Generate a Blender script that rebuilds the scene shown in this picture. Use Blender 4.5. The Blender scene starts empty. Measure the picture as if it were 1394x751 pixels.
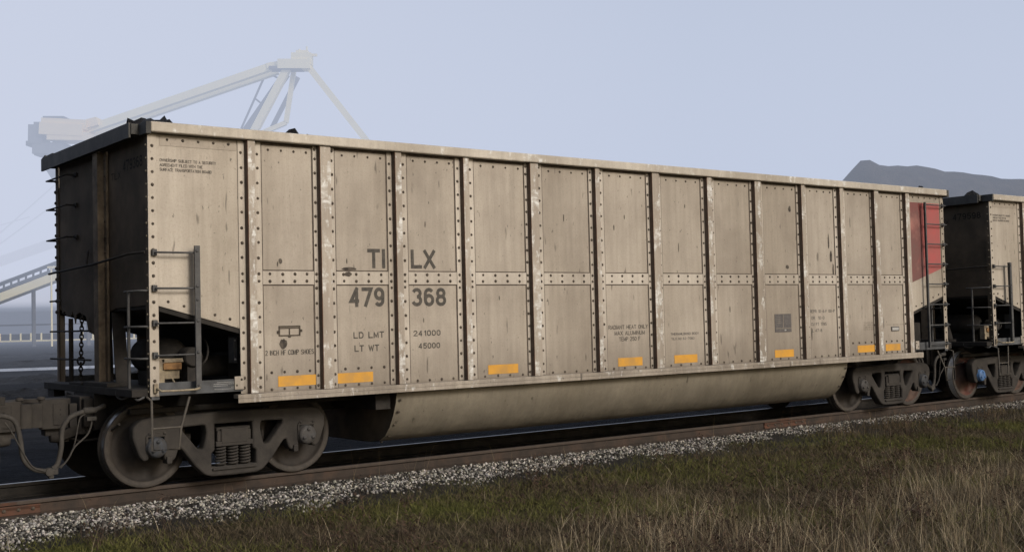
import bpy, math, random
import numpy as np
from mathutils import Vector, Matrix
random.seed(7); rng = np.random.default_rng(11)
sc = bpy.context.scene
col = sc.collection
PI = math.pi

# ------------------------------------------------------------------ materials
def mat(name):
    m = bpy.data.materials.new(name); m.use_nodes = True
    nt = m.node_tree; b = nt.nodes['Principled BSDF']
    return m, nt, b
def node(nt, t, **kw):
    n = nt.nodes.new(t)
    for k, v in kw.items():
        if k in ('operation', 'blend_type', 'data_type', 'attribute_name', 'feature', 'noise_dimensions', 'use_clamp', 'musgrave_type'): setattr(n, k, v)
        else: n.inputs[k].default_value = v
    return n
def coords(nt, scale=(1, 1, 1), kind='Object', loc=(0, 0, 0)):
    tc = nt.nodes.new('ShaderNodeTexCoord'); mp = nt.nodes.new('ShaderNodeMapping')
    mp.inputs['Scale'].default_value = scale; mp.inputs['Location'].default_value = loc
    nt.links.new(tc.outputs[kind], mp.inputs['Vector']); return mp.outputs['Vector']
def noise(nt, vec, scale, detail=4, rough=.6):
    n = nt.nodes.new('ShaderNodeTexNoise'); n.inputs['Scale'].default_value = scale
    n.inputs['Detail'].default_value = detail; n.inputs['Roughness'].default_value = rough
    nt.links.new(vec, n.inputs['Vector']); return n.outputs['Fac']
def ramp(nt, fac, stops):
    r = nt.nodes.new('ShaderNodeValToRGB'); e = r.color_ramp.elements
    while len(e) < len(stops): e.new(.5)
    for i, (p, c) in enumerate(stops):
        e[i].position = p; e[i].color = (c, c, c, 1) if not hasattr(c, '__len__') else (*c, 1)
    nt.links.new(fac, r.inputs['Fac']); return r.outputs['Color']
def mix(nt, a, b, f, mode='MIX'):
    m = nt.nodes.new('ShaderNodeMix'); m.data_type = 'RGBA'; m.blend_type = mode
    for k, v in ((6, a), (7, b)):
        if hasattr(v, 'default_value') or hasattr(v, 'is_linked'): nt.links.new(v, m.inputs[k])
        else: m.inputs[k].default_value = (*v, 1)
    if hasattr(f, 'is_linked'): nt.links.new(f, m.inputs[0])
    else: m.inputs[0].default_value = f
    return m.outputs[2]
def bump(nt, b, h, strength=.3, dist=.01):
    n = nt.nodes.new('ShaderNodeBump'); n.inputs['Strength'].default_value = strength; n.inputs['Distance'].default_value = dist
    nt.links.new(h, n.inputs['Height']); nt.links.new(n.outputs[0], b.inputs['Normal'])

def aluminium(name, base, dark, scrape=0.0, rough=.55, marks=True, lowz=None, tint=None):
    """weathered aluminium: soft vertical streaks, blotches of grime, small black smudges"""
    m, nt, b = mat(name)
    v = coords(nt)
    st = noise(nt, coords(nt, (7, 7, .45)), 1.6, 5, .65)
    st2 = noise(nt, coords(nt, (30, 30, .9), loc=(3, 1, 2)), 1.0, 3, .6)
    bl = noise(nt, v, 1.1, 5, .62)
    c = mix(nt, dark, base, ramp(nt, st, [(.22, 0.45), (.62, 1)]))
    c = mix(nt, c, tuple(x * 1.10 for x in base), ramp(nt, st2, [(.52, 0), (.75, .35)]))
    c = mix(nt, c, dark, ramp(nt, bl, [(.42, 0), (.80, .8)]))
    fine = noise(nt, v, 55, 3, .7)
    c = mix(nt, c, tuple(x * .8 for x in dark), ramp(nt, fine, [(.5, 0), (.8, .45)]))
    bay = noise(nt, coords(nt, (1, 1, .12), loc=(2, 0, 6)), .75, 2, .5)
    c = mix(nt, c, mix(nt, c, (.72, .70, .67), 1.0, 'MULTIPLY'), ramp(nt, bay, [(.42, 0), (.62, .75)]))
    if marks:
        k = noise(nt, coords(nt, (9, 9, 2.0), loc=(5, 0, 1)), 1.35, 2, .5)
        c = mix(nt, c, tuple(x * .42 for x in dark), ramp(nt, k, [(.685, 0), (.74, .75)]))
        f = noise(nt, coords(nt, (1, 1, .45)), 30, 2, .5)
        c = mix(nt, c, tuple(x * .3 for x in dark), ramp(nt, f, [(.715, 0), (.76, .8)]))
    if lowz:       # road dirt thickening toward the underside
        sp = nt.nodes.new('ShaderNodeSeparateXYZ'); nt.links.new(v, sp.inputs[0])
        mr = nt.nodes.new('ShaderNodeMapRange'); nt.links.new(sp.outputs['Z'], mr.inputs[0])
        mr.inputs[1].default_value = lowz[0]; mr.inputs[2].default_value = lowz[1]
        mr.inputs[3].default_value = lowz[2]; mr.inputs[4].default_value = 0
        mul = node(nt, 'ShaderNodeMath', operation='MULTIPLY'); nt.links.new(mr.outputs[0], mul.inputs[0])
        rr = ramp(nt, noise(nt, coords(nt, (3, 3, .8)), 1.5, 4, .6), [(.3, .55), (.65, 1)])
        nt.links.new(rr, mul.inputs[1])
        c = mix(nt, c, lowz[3], mul.outputs[0])
    sc_ = None
    if scrape:
        s = noise(nt, coords(nt, (3, 3, 1.3), loc=(1, 4, 2)), 2.2, 5, .7)
        s2 = ramp(nt, s, [(.60 - scrape * .1, 0), (.68 - scrape * .1, 1)])
        s3 = noise(nt, coords(nt, (2, 2, 5)), 4, 3, .55)
        fm = node(nt, 'ShaderNodeMath', operation='MULTIPLY'); nt.links.new(s2, fm.inputs[0])
        nt.links.new(ramp(nt, s3, [(.38, .1), (.62, 1)]), fm.inputs[1]); sc_ = fm.outputs[0]
        c = mix(nt, c, (.62, .62, .60), sc_)
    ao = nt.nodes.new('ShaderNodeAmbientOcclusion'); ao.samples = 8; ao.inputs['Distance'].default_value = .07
    c = mix(nt, tuple(x*.45 for x in dark), c, ramp(nt, ao.outputs['AO'], [(.30, .15), (.80, 1)]))  # occlusion shade mixed into the colour in creases, along with grime
    nt.links.new(c, b.inputs['Base Color'])
    b.inputs['Metallic'].default_value = .12; b.inputs['Roughness'].default_value = rough
    b.inputs['Specular IOR Level'].default_value = .35
    bump(nt, b, noise(nt, coords(nt, (1.5, 1.5, .7)), 1.6, 3, .5), .6, .05)
    return m
def grimy(name, a, c2, scale=6, rough=.85, c3=None, metal=0, bs=.4, bd=.008):
    m, nt, b = mat(name); v = coords(nt)
    n = noise(nt, v, scale, 6, .65)
    c = mix(nt, a, c2, ramp(nt, n, [(.35, 0), (.68, 1)]))
    if c3: c = mix(nt, c, c3, ramp(nt, noise(nt, v, scale * .35, 4, .6), [(.52, 0), (.66, 1)]))
    nt.links.new(c, b.inputs['Base Color']); b.inputs['Roughness'].default_value = rough
    b.inputs['Metallic'].default_value = metal; b.inputs['Specular IOR Level'].default_value = .25
    bump(nt, b, noise(nt, v, scale * 6, 4, .7), bs, bd); return m
M = {}
DIRT = (.10, .082, .064)
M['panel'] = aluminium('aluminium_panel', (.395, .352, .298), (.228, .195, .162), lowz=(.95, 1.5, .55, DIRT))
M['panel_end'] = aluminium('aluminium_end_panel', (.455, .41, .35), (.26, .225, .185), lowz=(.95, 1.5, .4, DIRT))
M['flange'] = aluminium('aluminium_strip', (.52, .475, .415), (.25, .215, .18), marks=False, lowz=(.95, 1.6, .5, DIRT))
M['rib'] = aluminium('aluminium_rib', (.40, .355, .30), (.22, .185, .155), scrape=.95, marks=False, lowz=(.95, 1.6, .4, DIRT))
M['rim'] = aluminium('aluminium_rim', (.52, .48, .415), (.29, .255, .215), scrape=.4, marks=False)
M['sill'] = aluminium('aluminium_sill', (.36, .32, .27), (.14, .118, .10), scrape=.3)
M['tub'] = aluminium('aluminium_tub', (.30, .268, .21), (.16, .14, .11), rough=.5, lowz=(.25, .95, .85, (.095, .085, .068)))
M['rust_edge'] = grimy('rusty_edge', (.12, .06, .035), (.06, .035, .025), 12)
M['rib_side'] = grimy('rib_side_dirt_and_shade', (.13, .095, .075), (.075, .058, .046), 9)  # rib flanks: dirt, with shade painted into the dark brown
M['rivet'] = grimy('rivet_dirt', (.045, .037, .03), (.10, .082, .065), 40)
M['seam_shade'] = grimy('seam_shade_paint', (.06, .048, .04), (.13, .105, .085), 14)  # dark tone standing in for crease shade along panel edges
M['coaldust'] = grimy('coal_dusted_steel', (.060, .048, .035), (.11, .086, .062), 2.0, .9, (.16, .12, .082))
M['rimdark'] = grimy('dusty_end_rim', (.035, .035, .035), (.075, .073, .068), 4, .7)
M['post'] = grimy('dusty_tan_post', (.19, .15, .105), (.075, .06, .045), 5, .8)
M['steel'] = grimy('truck_steel', (.034, .031, .029), (.052, .047, .042), 5, .9, (.024, .022, .021))
M['darksteel'] = grimy('dark_steel', (.016, .015, .014), (.035, .031, .028), 5, .85)
M['wheel'] = grimy('wheel_plate', (.042, .036, .032), (.024, .022, .021), 5, .8, (.056, .048, .042))
M['wheelred'] = grimy('wheel_plate_rusty', (.11, .07, .055), (.06, .042, .036), 7, .8, (.14, .055, .045))
M['tread'] = grimy('polished_tread', (.42, .42, .42), (.22, .21, .20), 20, .32, metal=.9, bs=.05)
M['rimface'] = grimy('wheel_rim_steel', (.06, .052, .045), (.036, .032, .029), 12, .7)
M['hose'] = grimy('dusty_rubber_hose', (.06, .055, .05), (.036, .034, .032), 20, .8)
M['ladder'] = grimy('galvanised_ladder', (.085, .085, .085), (.05, .05, .052), 8, .6)
M['stirrup'] = grimy('dusty_stirrup', (.095, .085, .072), (.05, .045, .04), 8, .7)
M['beam'] = grimy('grey_painted_beam', (.085, .09, .098), (.045, .046, .048), 6, .65)
M['cap'] = grimy('bearing_cap', (.06, .06, .062), (.05, .044, .04), 14, .6)
M['capblue'] = grimy('blue_bearing_cap', (.07, .18, .42), (.10, .15, .25), 18, .5)
M['capdim'] = grimy('grey_blue_bearing_cap', (.055, .062, .075), (.045, .042, .04), 18, .6)
M['valve'] = grimy('brown_painted_casting', (.30, .17, .07), (.16, .09, .045), 10)
M['tan'] = grimy('tan_bracket', (.34, .29, .20), (.16, .13, .10), 10)
M['letter'] = grimy('dark_grey_paint', (.05, .046, .042), (.095, .085, .073), 26, .7, bs=.05)
M['faint'] = grimy('faded_paint', (.20, .175, .145), (.25, .215, .175), 30, .7, bs=.05)
M['endnum'] = grimy('dark_number_paint', (.012, .011, .010), (.03, .027, .023), 30, .9, bs=.05)
M['white'] = grimy('pale_stencil', (.45, .45, .44), (.25, .25, .24), 60, .7, bs=.05)
M['yellow'] = grimy('amber_reflector', (.58, .30, .045), (.50, .26, .05), 9, .5, (.42, .24, .07), bs=.05)
M['red'] = grimy('faded_red_paint', (.17, .066, .062), (.14, .08, .072), 4, .65, (.30, .14, .12), bs=.1)
M['redb'] = grimy('red_paint', (.35, .085, .082), (.28, .095, .088), 5, .6, bs=.1)
M['plate'] = grimy('dark_data_plate', (.085, .08, .08), (.13, .12, .115), 16)
M['blot'] = grimy('oily_smudge', (.04, .034, .03), (.13, .11, .09), 14)
M['coal'] = grimy('coal', (.008, .008, .009), (.022, .022, .024), 14, .6, bs=1, bd=.04)
M['rail'] = grimy('rusty_rail', (.045, .034, .028), (.028, .023, .02), 7, .85, (.06, .04, .03))
M['railhead'] = grimy('rail_running_face', (.065, .05, .041), (.045, .036, .031), 9, .65, metal=.0, bs=.1)
M['railshine'] = grimy('shiny_rail_head', (.40, .41, .42), (.25, .26, .27), 9, .4, metal=.8, bs=.05)
M['orange'] = grimy('orange_rust', (.10, .045, .028), (.04, .03, .025), 4, .9, (.035, .027, .023))

# smudge with soft edge used for oily blots
def soft_blot(name):
    m, nt, b = mat(name); v = coords(nt, (1, 1, 1), 'UV')
    return m

# ------------------------------------------------------------------ mesh builder
class MB:
    def __init__(s): s.v = []; s.f = []; s.mi = []; s.sm = []
    def add(s, vs, fs, mi=0, smooth=False):
        o = len(s.v); s.v += [tuple(p) for p in vs]
        for f in fs: s.f.append([i + o for i in f]); s.mi.append(mi); s.sm.append(smooth)
    def box(s, x0, x1, y0, y1, z0, z1, mi=0):
        x0, x1 = sorted((x0, x1)); y0, y1 = sorted((y0, y1)); z0, z1 = sorted((z0, z1))
        s.add([(x0,y0,z0),(x1,y0,z0),(x1,y1,z0),(x0,y1,z0),(x0,y0,z1),(x1,y0,z1),(x1,y1,z1),(x0,y1,z1)],
              [(0,3,2,1),(4,5,6,7),(0,1,5,4),(1,2,6,5),(2,3,7,6),(3,0,4,7)], mi); return s
    def prism(s, poly, axis, a, b, mi=0, smooth=False):
        n = len(poly)
        def P(p, t): return (t, p[0], p[1]) if axis == 'x' else (p[0], t, p[1]) if axis == 'y' else (p[0], p[1], t)
        vs = [P(p, a) for p in poly] + [P(p, b) for p in poly]
        s.add(vs, [list(range(n))[::-1], list(range(n, 2*n))], mi)
        s.add(vs, [(i, (i+1) % n, n+(i+1) % n, n+i) for i in range(n)], mi, smooth); return s
    def beam(s, p, q, w, h=None, mi=0, up=(0, 0, 1)):
        p = Vector(p); q = Vector(q); d = (q-p).normalized(); h = h or w
        a = d.cross(Vector(up));
        if a.length < 1e-4: a = Vector((0, 1, 0))
        a.normalize(); b = a.cross(d).normalized(); a *= w/2; b *= h/2
        s.add([p-a-b, p+a-b, p+a+b, p-a+b, q-a-b, q+a-b, q+a+b, q-a+b],
              [(3,2,1,0),(4,5,6,7),(0,1,5,4),(1,2,6,5),(2,3,7,6),(3,0,4,7)], mi); return s
    def tube(s, path, r, seg=8, mi=0, closed=False, smooth_path=0):
        pts = [Vector(p) for p in path]
        if smooth_path:                       # Catmull-Rom
            out = []; n = len(pts)
            for i in range(n-1):
                p0 = pts[max(i-1, 0)]; p1 = pts[i]; p2 = pts[i+1]; p3 = pts[min(i+2, n-1)]
                for k in range(smooth_path):
                    t = k/smooth_path
                    out.append(.5*((2*p1)+(p2-p0)*t+(2*p0-5*p1+4*p2-p3)*t*t+(3*p1-p0-3*p2+p3)*t**3))
            out.append(pts[-1]); pts = out
        n = len(pts); vs = []; prev = None
        for i, p in enumerate(pts):
            if closed: d = pts[(i+1) % n]-pts[i-1]
            else: d = pts[min(i+1, n-1)]-pts[max(i-1, 0)]
            d.normalize()
            if prev is None:
                a = d.cross(Vector((0, 0, 1)));
                if a.length < .05: a = d.cross(Vector((0, 1, 0)))
            else: a = prev-d*prev.dot(d)
            a.normalize(); prev = a; b = d.cross(a)
            for k in range(seg):
                t = 2*PI*k/seg; vs.append(p+(a*math.cos(t)+b*math.sin(t))*r)
        fs = []
        for i in range(n if closed else n-1):
            for k in range(seg):
                j = (i+1) % n
                fs.append((i*seg+k, i*seg+(k+1) % seg, j*seg+(k+1) % seg, j*seg+k))
        s.add(vs, fs, mi, True)
        if not closed: s.add(vs, [list(range(seg))[::-1], list(range((n-1)*seg, n*seg))], mi)
        return s
    def lathe(s, prof, c, axis='y', seg=48, mis=None):
        """prof: (radius, offset along axis)"""
        n = len(prof); vs = []
        for k in range(seg):
            t = 2*PI*k/seg
            for r, o in prof:
                a, b = r*math.cos(t), r*math.sin(t)
                vs.append((c[0]+a, c[1]+o, c[2]+b) if axis == 'y' else (c[0]+o, c[1]+a, c[2]+b) if axis == 'x' else (c[0]+a, c[1]+b, c[2]+o))
        for i in range(n-1):
            fs = [(k*n+i, ((k+1) % seg)*n+i, ((k+1) % seg)*n+i+1, k*n+i+1) for k in range(seg)]
            s.add(vs if i == 0 else [], [], 0)
            o = s._lo if i else len(s.v)-len(vs)
            s._lo = o
            for f in fs: s.f.append([q+o for q in f]); s.mi.append(mis[i] if mis else 0); s.sm.append(True)
        return s
    def rivet(s, x, y, z, r=.017, d=(0, -1, 0), mi=1):
        r *= random.uniform(1.0, 1.22)
        d = Vector(d); a = d.cross(Vector((0, 0, 1)));
        if a.length < .1: a = Vector((1, 0, 0))
        a.normalize(); b = d.cross(a); c = Vector((x, y, z)); vs = []
        for k in range(7):
            t = 2*PI*k/7; vs.append(c+(a*math.cos(t)+b*math.sin(t))*r)
        for k in range(7):
            t = 2*PI*k/7; vs.append(c+(a*math.cos(t)+b*math.sin(t))*r*.6+d*r*.6)
        vs.append(c+d*r*.75)
        s.add(vs, [(k, (k+1) % 7, 7+(k+1) % 7, 7+k) for k in range(7)]+[(7+k, 7+(k+1) % 7, 14) for k in range(7)], mi, True)
    def mirrored(s, cx=7.04):
        m = MB(); m.v = [(2*cx-x, y, z) for x, y, z in s.v]; m.f = [f[::-1] for f in s.f]; m.mi = list(s.mi); m.sm = list(s.sm); return m
    def mesh(s, name, mats):
        me = bpy.data.meshes.new(name); me.from_pydata(s.v, [], s.f)
        for m in mats: me.materials.append(m)
        me.polygons.foreach_set('material_index', s.mi); me.polygons.foreach_set('use_smooth', s.sm); me.update(); return me
    def build(s, name, mats, parent=None, bevel=0, label=None):
        if not isinstance(mats, (list, tuple)): mats = [mats]
        return link(name, s.mesh(name, mats), parent, bevel, label)
def link(name, me, parent=None, bevel=0, label=None):
    o = bpy.data.objects.new(name, me); col.objects.link(o); o.parent = parent
    if bevel:
        b = o.modifiers.new('bevel', 'BEVEL'); b.width = bevel; b.segments = 2; b.limit_method = 'ANGLE'; b.angle_limit = math.radians(40)
    if label: o['label'] = label
    return o
def tag(o, label, cat, group=None, kind=None):
    if label: o['label'] = label
    if cat: o['category'] = cat
    if group: o['group'] = group
    if kind: o['kind'] = kind
    return o
def root(name, loc, label, cat, group=None):
    o = bpy.data.objects.new(name, None); o.empty_display_size = .3; col.objects.link(o); o.location = loc
    return tag(o, label, cat, group)
def kids(o): return [c for c in bpy.data.objects if c.parent == o]
def copy_tree(o, parent=None):
    c = o.copy(); col.objects.link(c); c.parent = parent
    for ch in kids(o): copy_tree(ch, c)
    return c
def from_curve(cu, name, m):
    o = bpy.data.objects.new('tmp', cu); col.objects.link(o)
    bpy.context.view_layer.update()
    dg = bpy.context.evaluated_depsgraph_get()
    me = bpy.data.meshes.new_from_object(o.evaluated_get(dg)); me.name = name
    bpy.data.objects.remove(o); bpy.data.curves.remove(cu)
    me.materials.clear()
    if m: me.materials.append(m)
    return me
def plate_mesh(polys, y, half, bevel, m, name, cx=0, cz=0):
    """polys in XZ (first outline, then holes) -> cast plate centred on plane y, with rounded edges"""
    cu = bpy.data.curves.new(name, 'CURVE'); cu.dimensions = '2D'; cu.fill_mode = 'BOTH'
    cu.extrude = half-bevel; cu.bevel_depth = bevel; cu.bevel_resolution = 2
    for i, p in enumerate(polys):
        sp = cu.splines.new('POLY'); sp.points.add(len(p)-1); sp.use_cyclic_u = True
        for k, q in enumerate(p): sp.points[k].co = (q[0], q[1], 0, 1)
    me = from_curve(cu, name, m)
    for v in me.vertices:
        a, b, c = v.co; v.co = (cx+a, y-c, cz+b)
    me.update(); return me
def roundpoly(p, r=.03, n=4):
    out = []; L = len(p)
    for i in range(L):
        a, b, c = Vector(p[i-1]), Vector(p[i]), Vector(p[(i+1) % L])
        d1 = (a-b); d2 = (c-b); k = min(r, d1.length*.45, d2.length*.45)
        s, e = b+d1.normalized()*k, b+d2.normalized()*k
        for j in range(n+1):
            t = j/n; out.append(tuple((1-t)**2*s+2*t*(1-t)*b+t*t*e))
    return out

def arc(cx, cy, rx, ry, a0, a1, n=10):
    return [(cx+rx*math.cos(math.radians(a0+(a1-a0)*i/n)), cy+ry*math.sin(math.radians(a0+(a1-a0)*i/n))) for i in range(n+1)]
GL = {   # letter skeletons in a cell 0.6 wide and 1 high
 'A': [[(0,0),(.3,1),(.6,0)],[(.12,.34),(.48,.34)]], 'B': [[(0,0),(0,1),(.33,1)]+arc(.33,.76,.24,.24,90,-90,8)+[(0,.52)],[(.33,.52)]+arc(.35,.26,.25,.26,90,-90,8)+[(0,0)]],
 'C': [arc(.3,.7,.3,.3,20,180,9)+arc(.3,.3,.3,.3,180,340,9)], 'D': [[(0,0),(0,1),(.28,1)]+arc(.28,.68,.32,.32,90,0,6)+arc(.28,.32,.32,.32,0,-90,6)+[(0,0)]],
 'E': [[(.55,0),(0,0),(0,1),(.55,1)],[(0,.52),(.48,.52)]], 'F': [[(0,0),(0,1),(.55,1)],[(0,.5),(.46,.5)]], 'G': [arc(.3,.7,.3,.3,20,180,9)+arc(.3,.3,.3,.3,180,360,9)+[(.6,.45),(.34,.45)]],
 'H': [[(0,0),(0,1)],[(.6,0),(.6,1)],[(0,.5),(.6,.5)]], 'I': [[(.3,0),(.3,1)]], 'J': [[(.5,1),(.5,.25)]+arc(.25,.25,.25,.25,0,-180,8)], 'K': [[(0,0),(0,1)],[(.58,1),(0,.38)],[(.2,.6),(.6,0)]],
 'L': [[(0,1),(0,0),(.55,0)]], 'M': [[(0,0),(0,1),(.33,.1),(.66,1),(.66,0)]], 'N': [[(0,0),(0,1),(.6,0),(.6,1)]], 'O': [arc(.3,.7,.3,.3,0,180,9)+arc(.3,.3,.3,.3,180,360,9)+[(.6,.7)]],
 'P': [[(0,0),(0,1),(.34,1)]+arc(.34,.74,.26,.26,90,-90,8)+[(0,.48)]], 'R': [[(0,0),(0,1),(.34,1)]+arc(.34,.74,.26,.26,90,-90,8)+[(0,.48)],[(.34,.48),(.6,0)]],
 'S': [arc(.3,.75,.28,.25,15,180,8)+arc(.3,.75,.28,.25,180,250,4)+arc(.3,.26,.3,.26,70,0,4)+arc(.3,.26,.3,.26,0,-165,9)], 'T': [[(0,1),(.6,1)],[(.3,0),(.3,.94)]],
 'U': [[(0,1),(0,.3)]+arc(.3,.3,.3,.3,180,360,9)+[(.6,1)]], 'V': [[(0,1),(.3,0),(.6,1)]], 'W': [[(0,1),(.2,0),(.4,.9),(.6,0),(.8,1)]], 'X': [[(0,0),(.6,1)],[(0,1),(.6,0)]], 'Y': [[(0,1),(.3,.48),(.6,1)],[(.3,0),(.3,.48)]], 'Z': [[(0,1),(.58,1),(0,0),(.6,0)]],
 '0': [arc(.3,.7,.28,.3,0,180,9)+arc(.3,.3,.28,.3,180,360,9)+[(.58,.7)]], '1': [[(.12,.76),(.34,1),(.34,0)]], '2': [arc(.3,.72,.28,.28,165,-35,9)+[(0,0),(.6,0)]],
 '3': [arc(.28,.76,.26,.24,160,-85,9),arc(.28,.27,.29,.27,85,-165,10)], '4': [[(.6,.25),(0,.25),(.42,1)],[(.42,0),(.42,.97)]], '5': [[(.55,1),(.08,1),(.04,.52)]+arc(.28,.32,.29,.32,120,-160,11)],
 '6': [arc(.3,.72,.27,.28,30,170,7)+[(.02,.5),(.02,.32)],arc(.3,.3,.28,.3,0,360,18)], '7': [[(0,1),(.58,1),(.18,0)]], '8': [arc(.3,.76,.25,.24,-90,270,16),arc(.3,.27,.29,.27,90,450,16)],
 '9': [arc(.3,.28,.27,.28,210,350,7)+[(.58,.5),(.58,.68)],arc(.3,.7,.28,.3,0,360,18)], '-': [[(.12,.45),(.48,.45)]], ' ': []}
def text_part(parent, s, x0, x1, z0, z1, y, m, name='lettering', bold=0, face='y'):
    """stencilled text as flat ribbons fitted to a box on a side (face y) or an end wall (face x)"""
    w = .185 if bold > .015 else .165 if bold else .12
    b = MB(); pen = 0; lay = []
    for ch in s:
        st = GL.get(ch, []); wid = max([p[0] for q in st for p in q] or [.35])
        if ch == 'I': wid = 0; st = [[(0, 0), (0, 1)]]
        if ch == '1': wid = .34
        for q in st: lay.append([(pen+px, pz) for px, pz in q])
        pen += wid+w+.14
    tot = pen-.14-w; hx = (x1-x0); asp = abs(hx)/(z1-z0)
    for k, q in enumerate(lay):
        pts = [(p[0], p[1]) for p in q]; cl = math.dist(pts[0], pts[-1]) < .02
        if cl: pts = pts[:-1]
        # map to metres first so that strokes keep one width
        sx = (abs(hx)-w*(z1-z0))/max(tot, .01) if tot > .01 else 0; sz = (z1-z0)*(1-w)
        P = [Vector((w/2*(z1-z0)+p[0]*sx, w/2*(z1-z0)+p[1]*sz)) for p in pts]; hw = w*(z1-z0)/2; n = len(P); L = []; Rr = []
        for i in range(n):
            a = P[i-1] if (i or cl) else None; c = P[(i+1) % n] if (i < n-1 or cl) else None
            d1 = (P[i]-a).normalized() if a is not None else None; d2 = (c-P[i]).normalized() if c is not None else None
            if d1 is None: d1 = d2
            if d2 is None: d2 = d1
            n1 = Vector((-d1.y, d1.x)); n2 = Vector((-d2.y, d2.x)); mt = (n1+n2)
            if mt.length < .3: mt = n1
            mt.normalize(); kk = min(1/max(mt.dot(n1), .35), 2.0)
            p0 = P[i].copy()
            if not cl and i == 0 and .02 < pts[i][1] < .98: pass
            elif not cl and i == 0: p0 = p0-d1*hw
            elif not cl and i == n-1 and (pts[i][1] < .02 or pts[i][1] > .98): p0 = p0+d1*hw
            L.append(p0+mt*hw*kk); Rr.append(p0-mt*hw*kk)
        off = .0003*(k % 4)
        def W(v):
            u = v.x*(1 if hx > 0 else -1)+x0
            return (u, y-off, z0+v.y) if face == 'y' else (y-off, u, z0+v.y)
        o = [W(v) for v in L]+[W(v) for v in Rr]
        b.add(o, [(i, (i+1) % n, n+(i+1) % n, n+i) for i in range(n if cl else n-1)])
    return b.build(name, [m], parent)

# ------------------------------------------------------------------ gondola
XL, XR, CX = -.21, 14.29, 7.04
YS = 1.55
RIBS = [(.777,.863,.954,1.048),(1.688,1.747,1.887,1.96),(2.668,2.745,2.836,2.939),(3.652,3.735,3.825,3.928),(4.745,4.794,4.932,5.031),
        (5.848,5.917,6.002,6.11),(6.93,6.988,7.129,7.209),(8.038,8.107,8.217,8.32),(9.109,9.159,9.311,9.40),(10.208,10.262,10.357,10.46),
        (11.162,11.243,11.344,11.45),(12.14,12.173,12.304,12.38),(13.005,13.071,13.184,13.28)]
ZT, ZSI = 3.742, .992
def jit(s): return random.uniform(-s, s)

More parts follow.
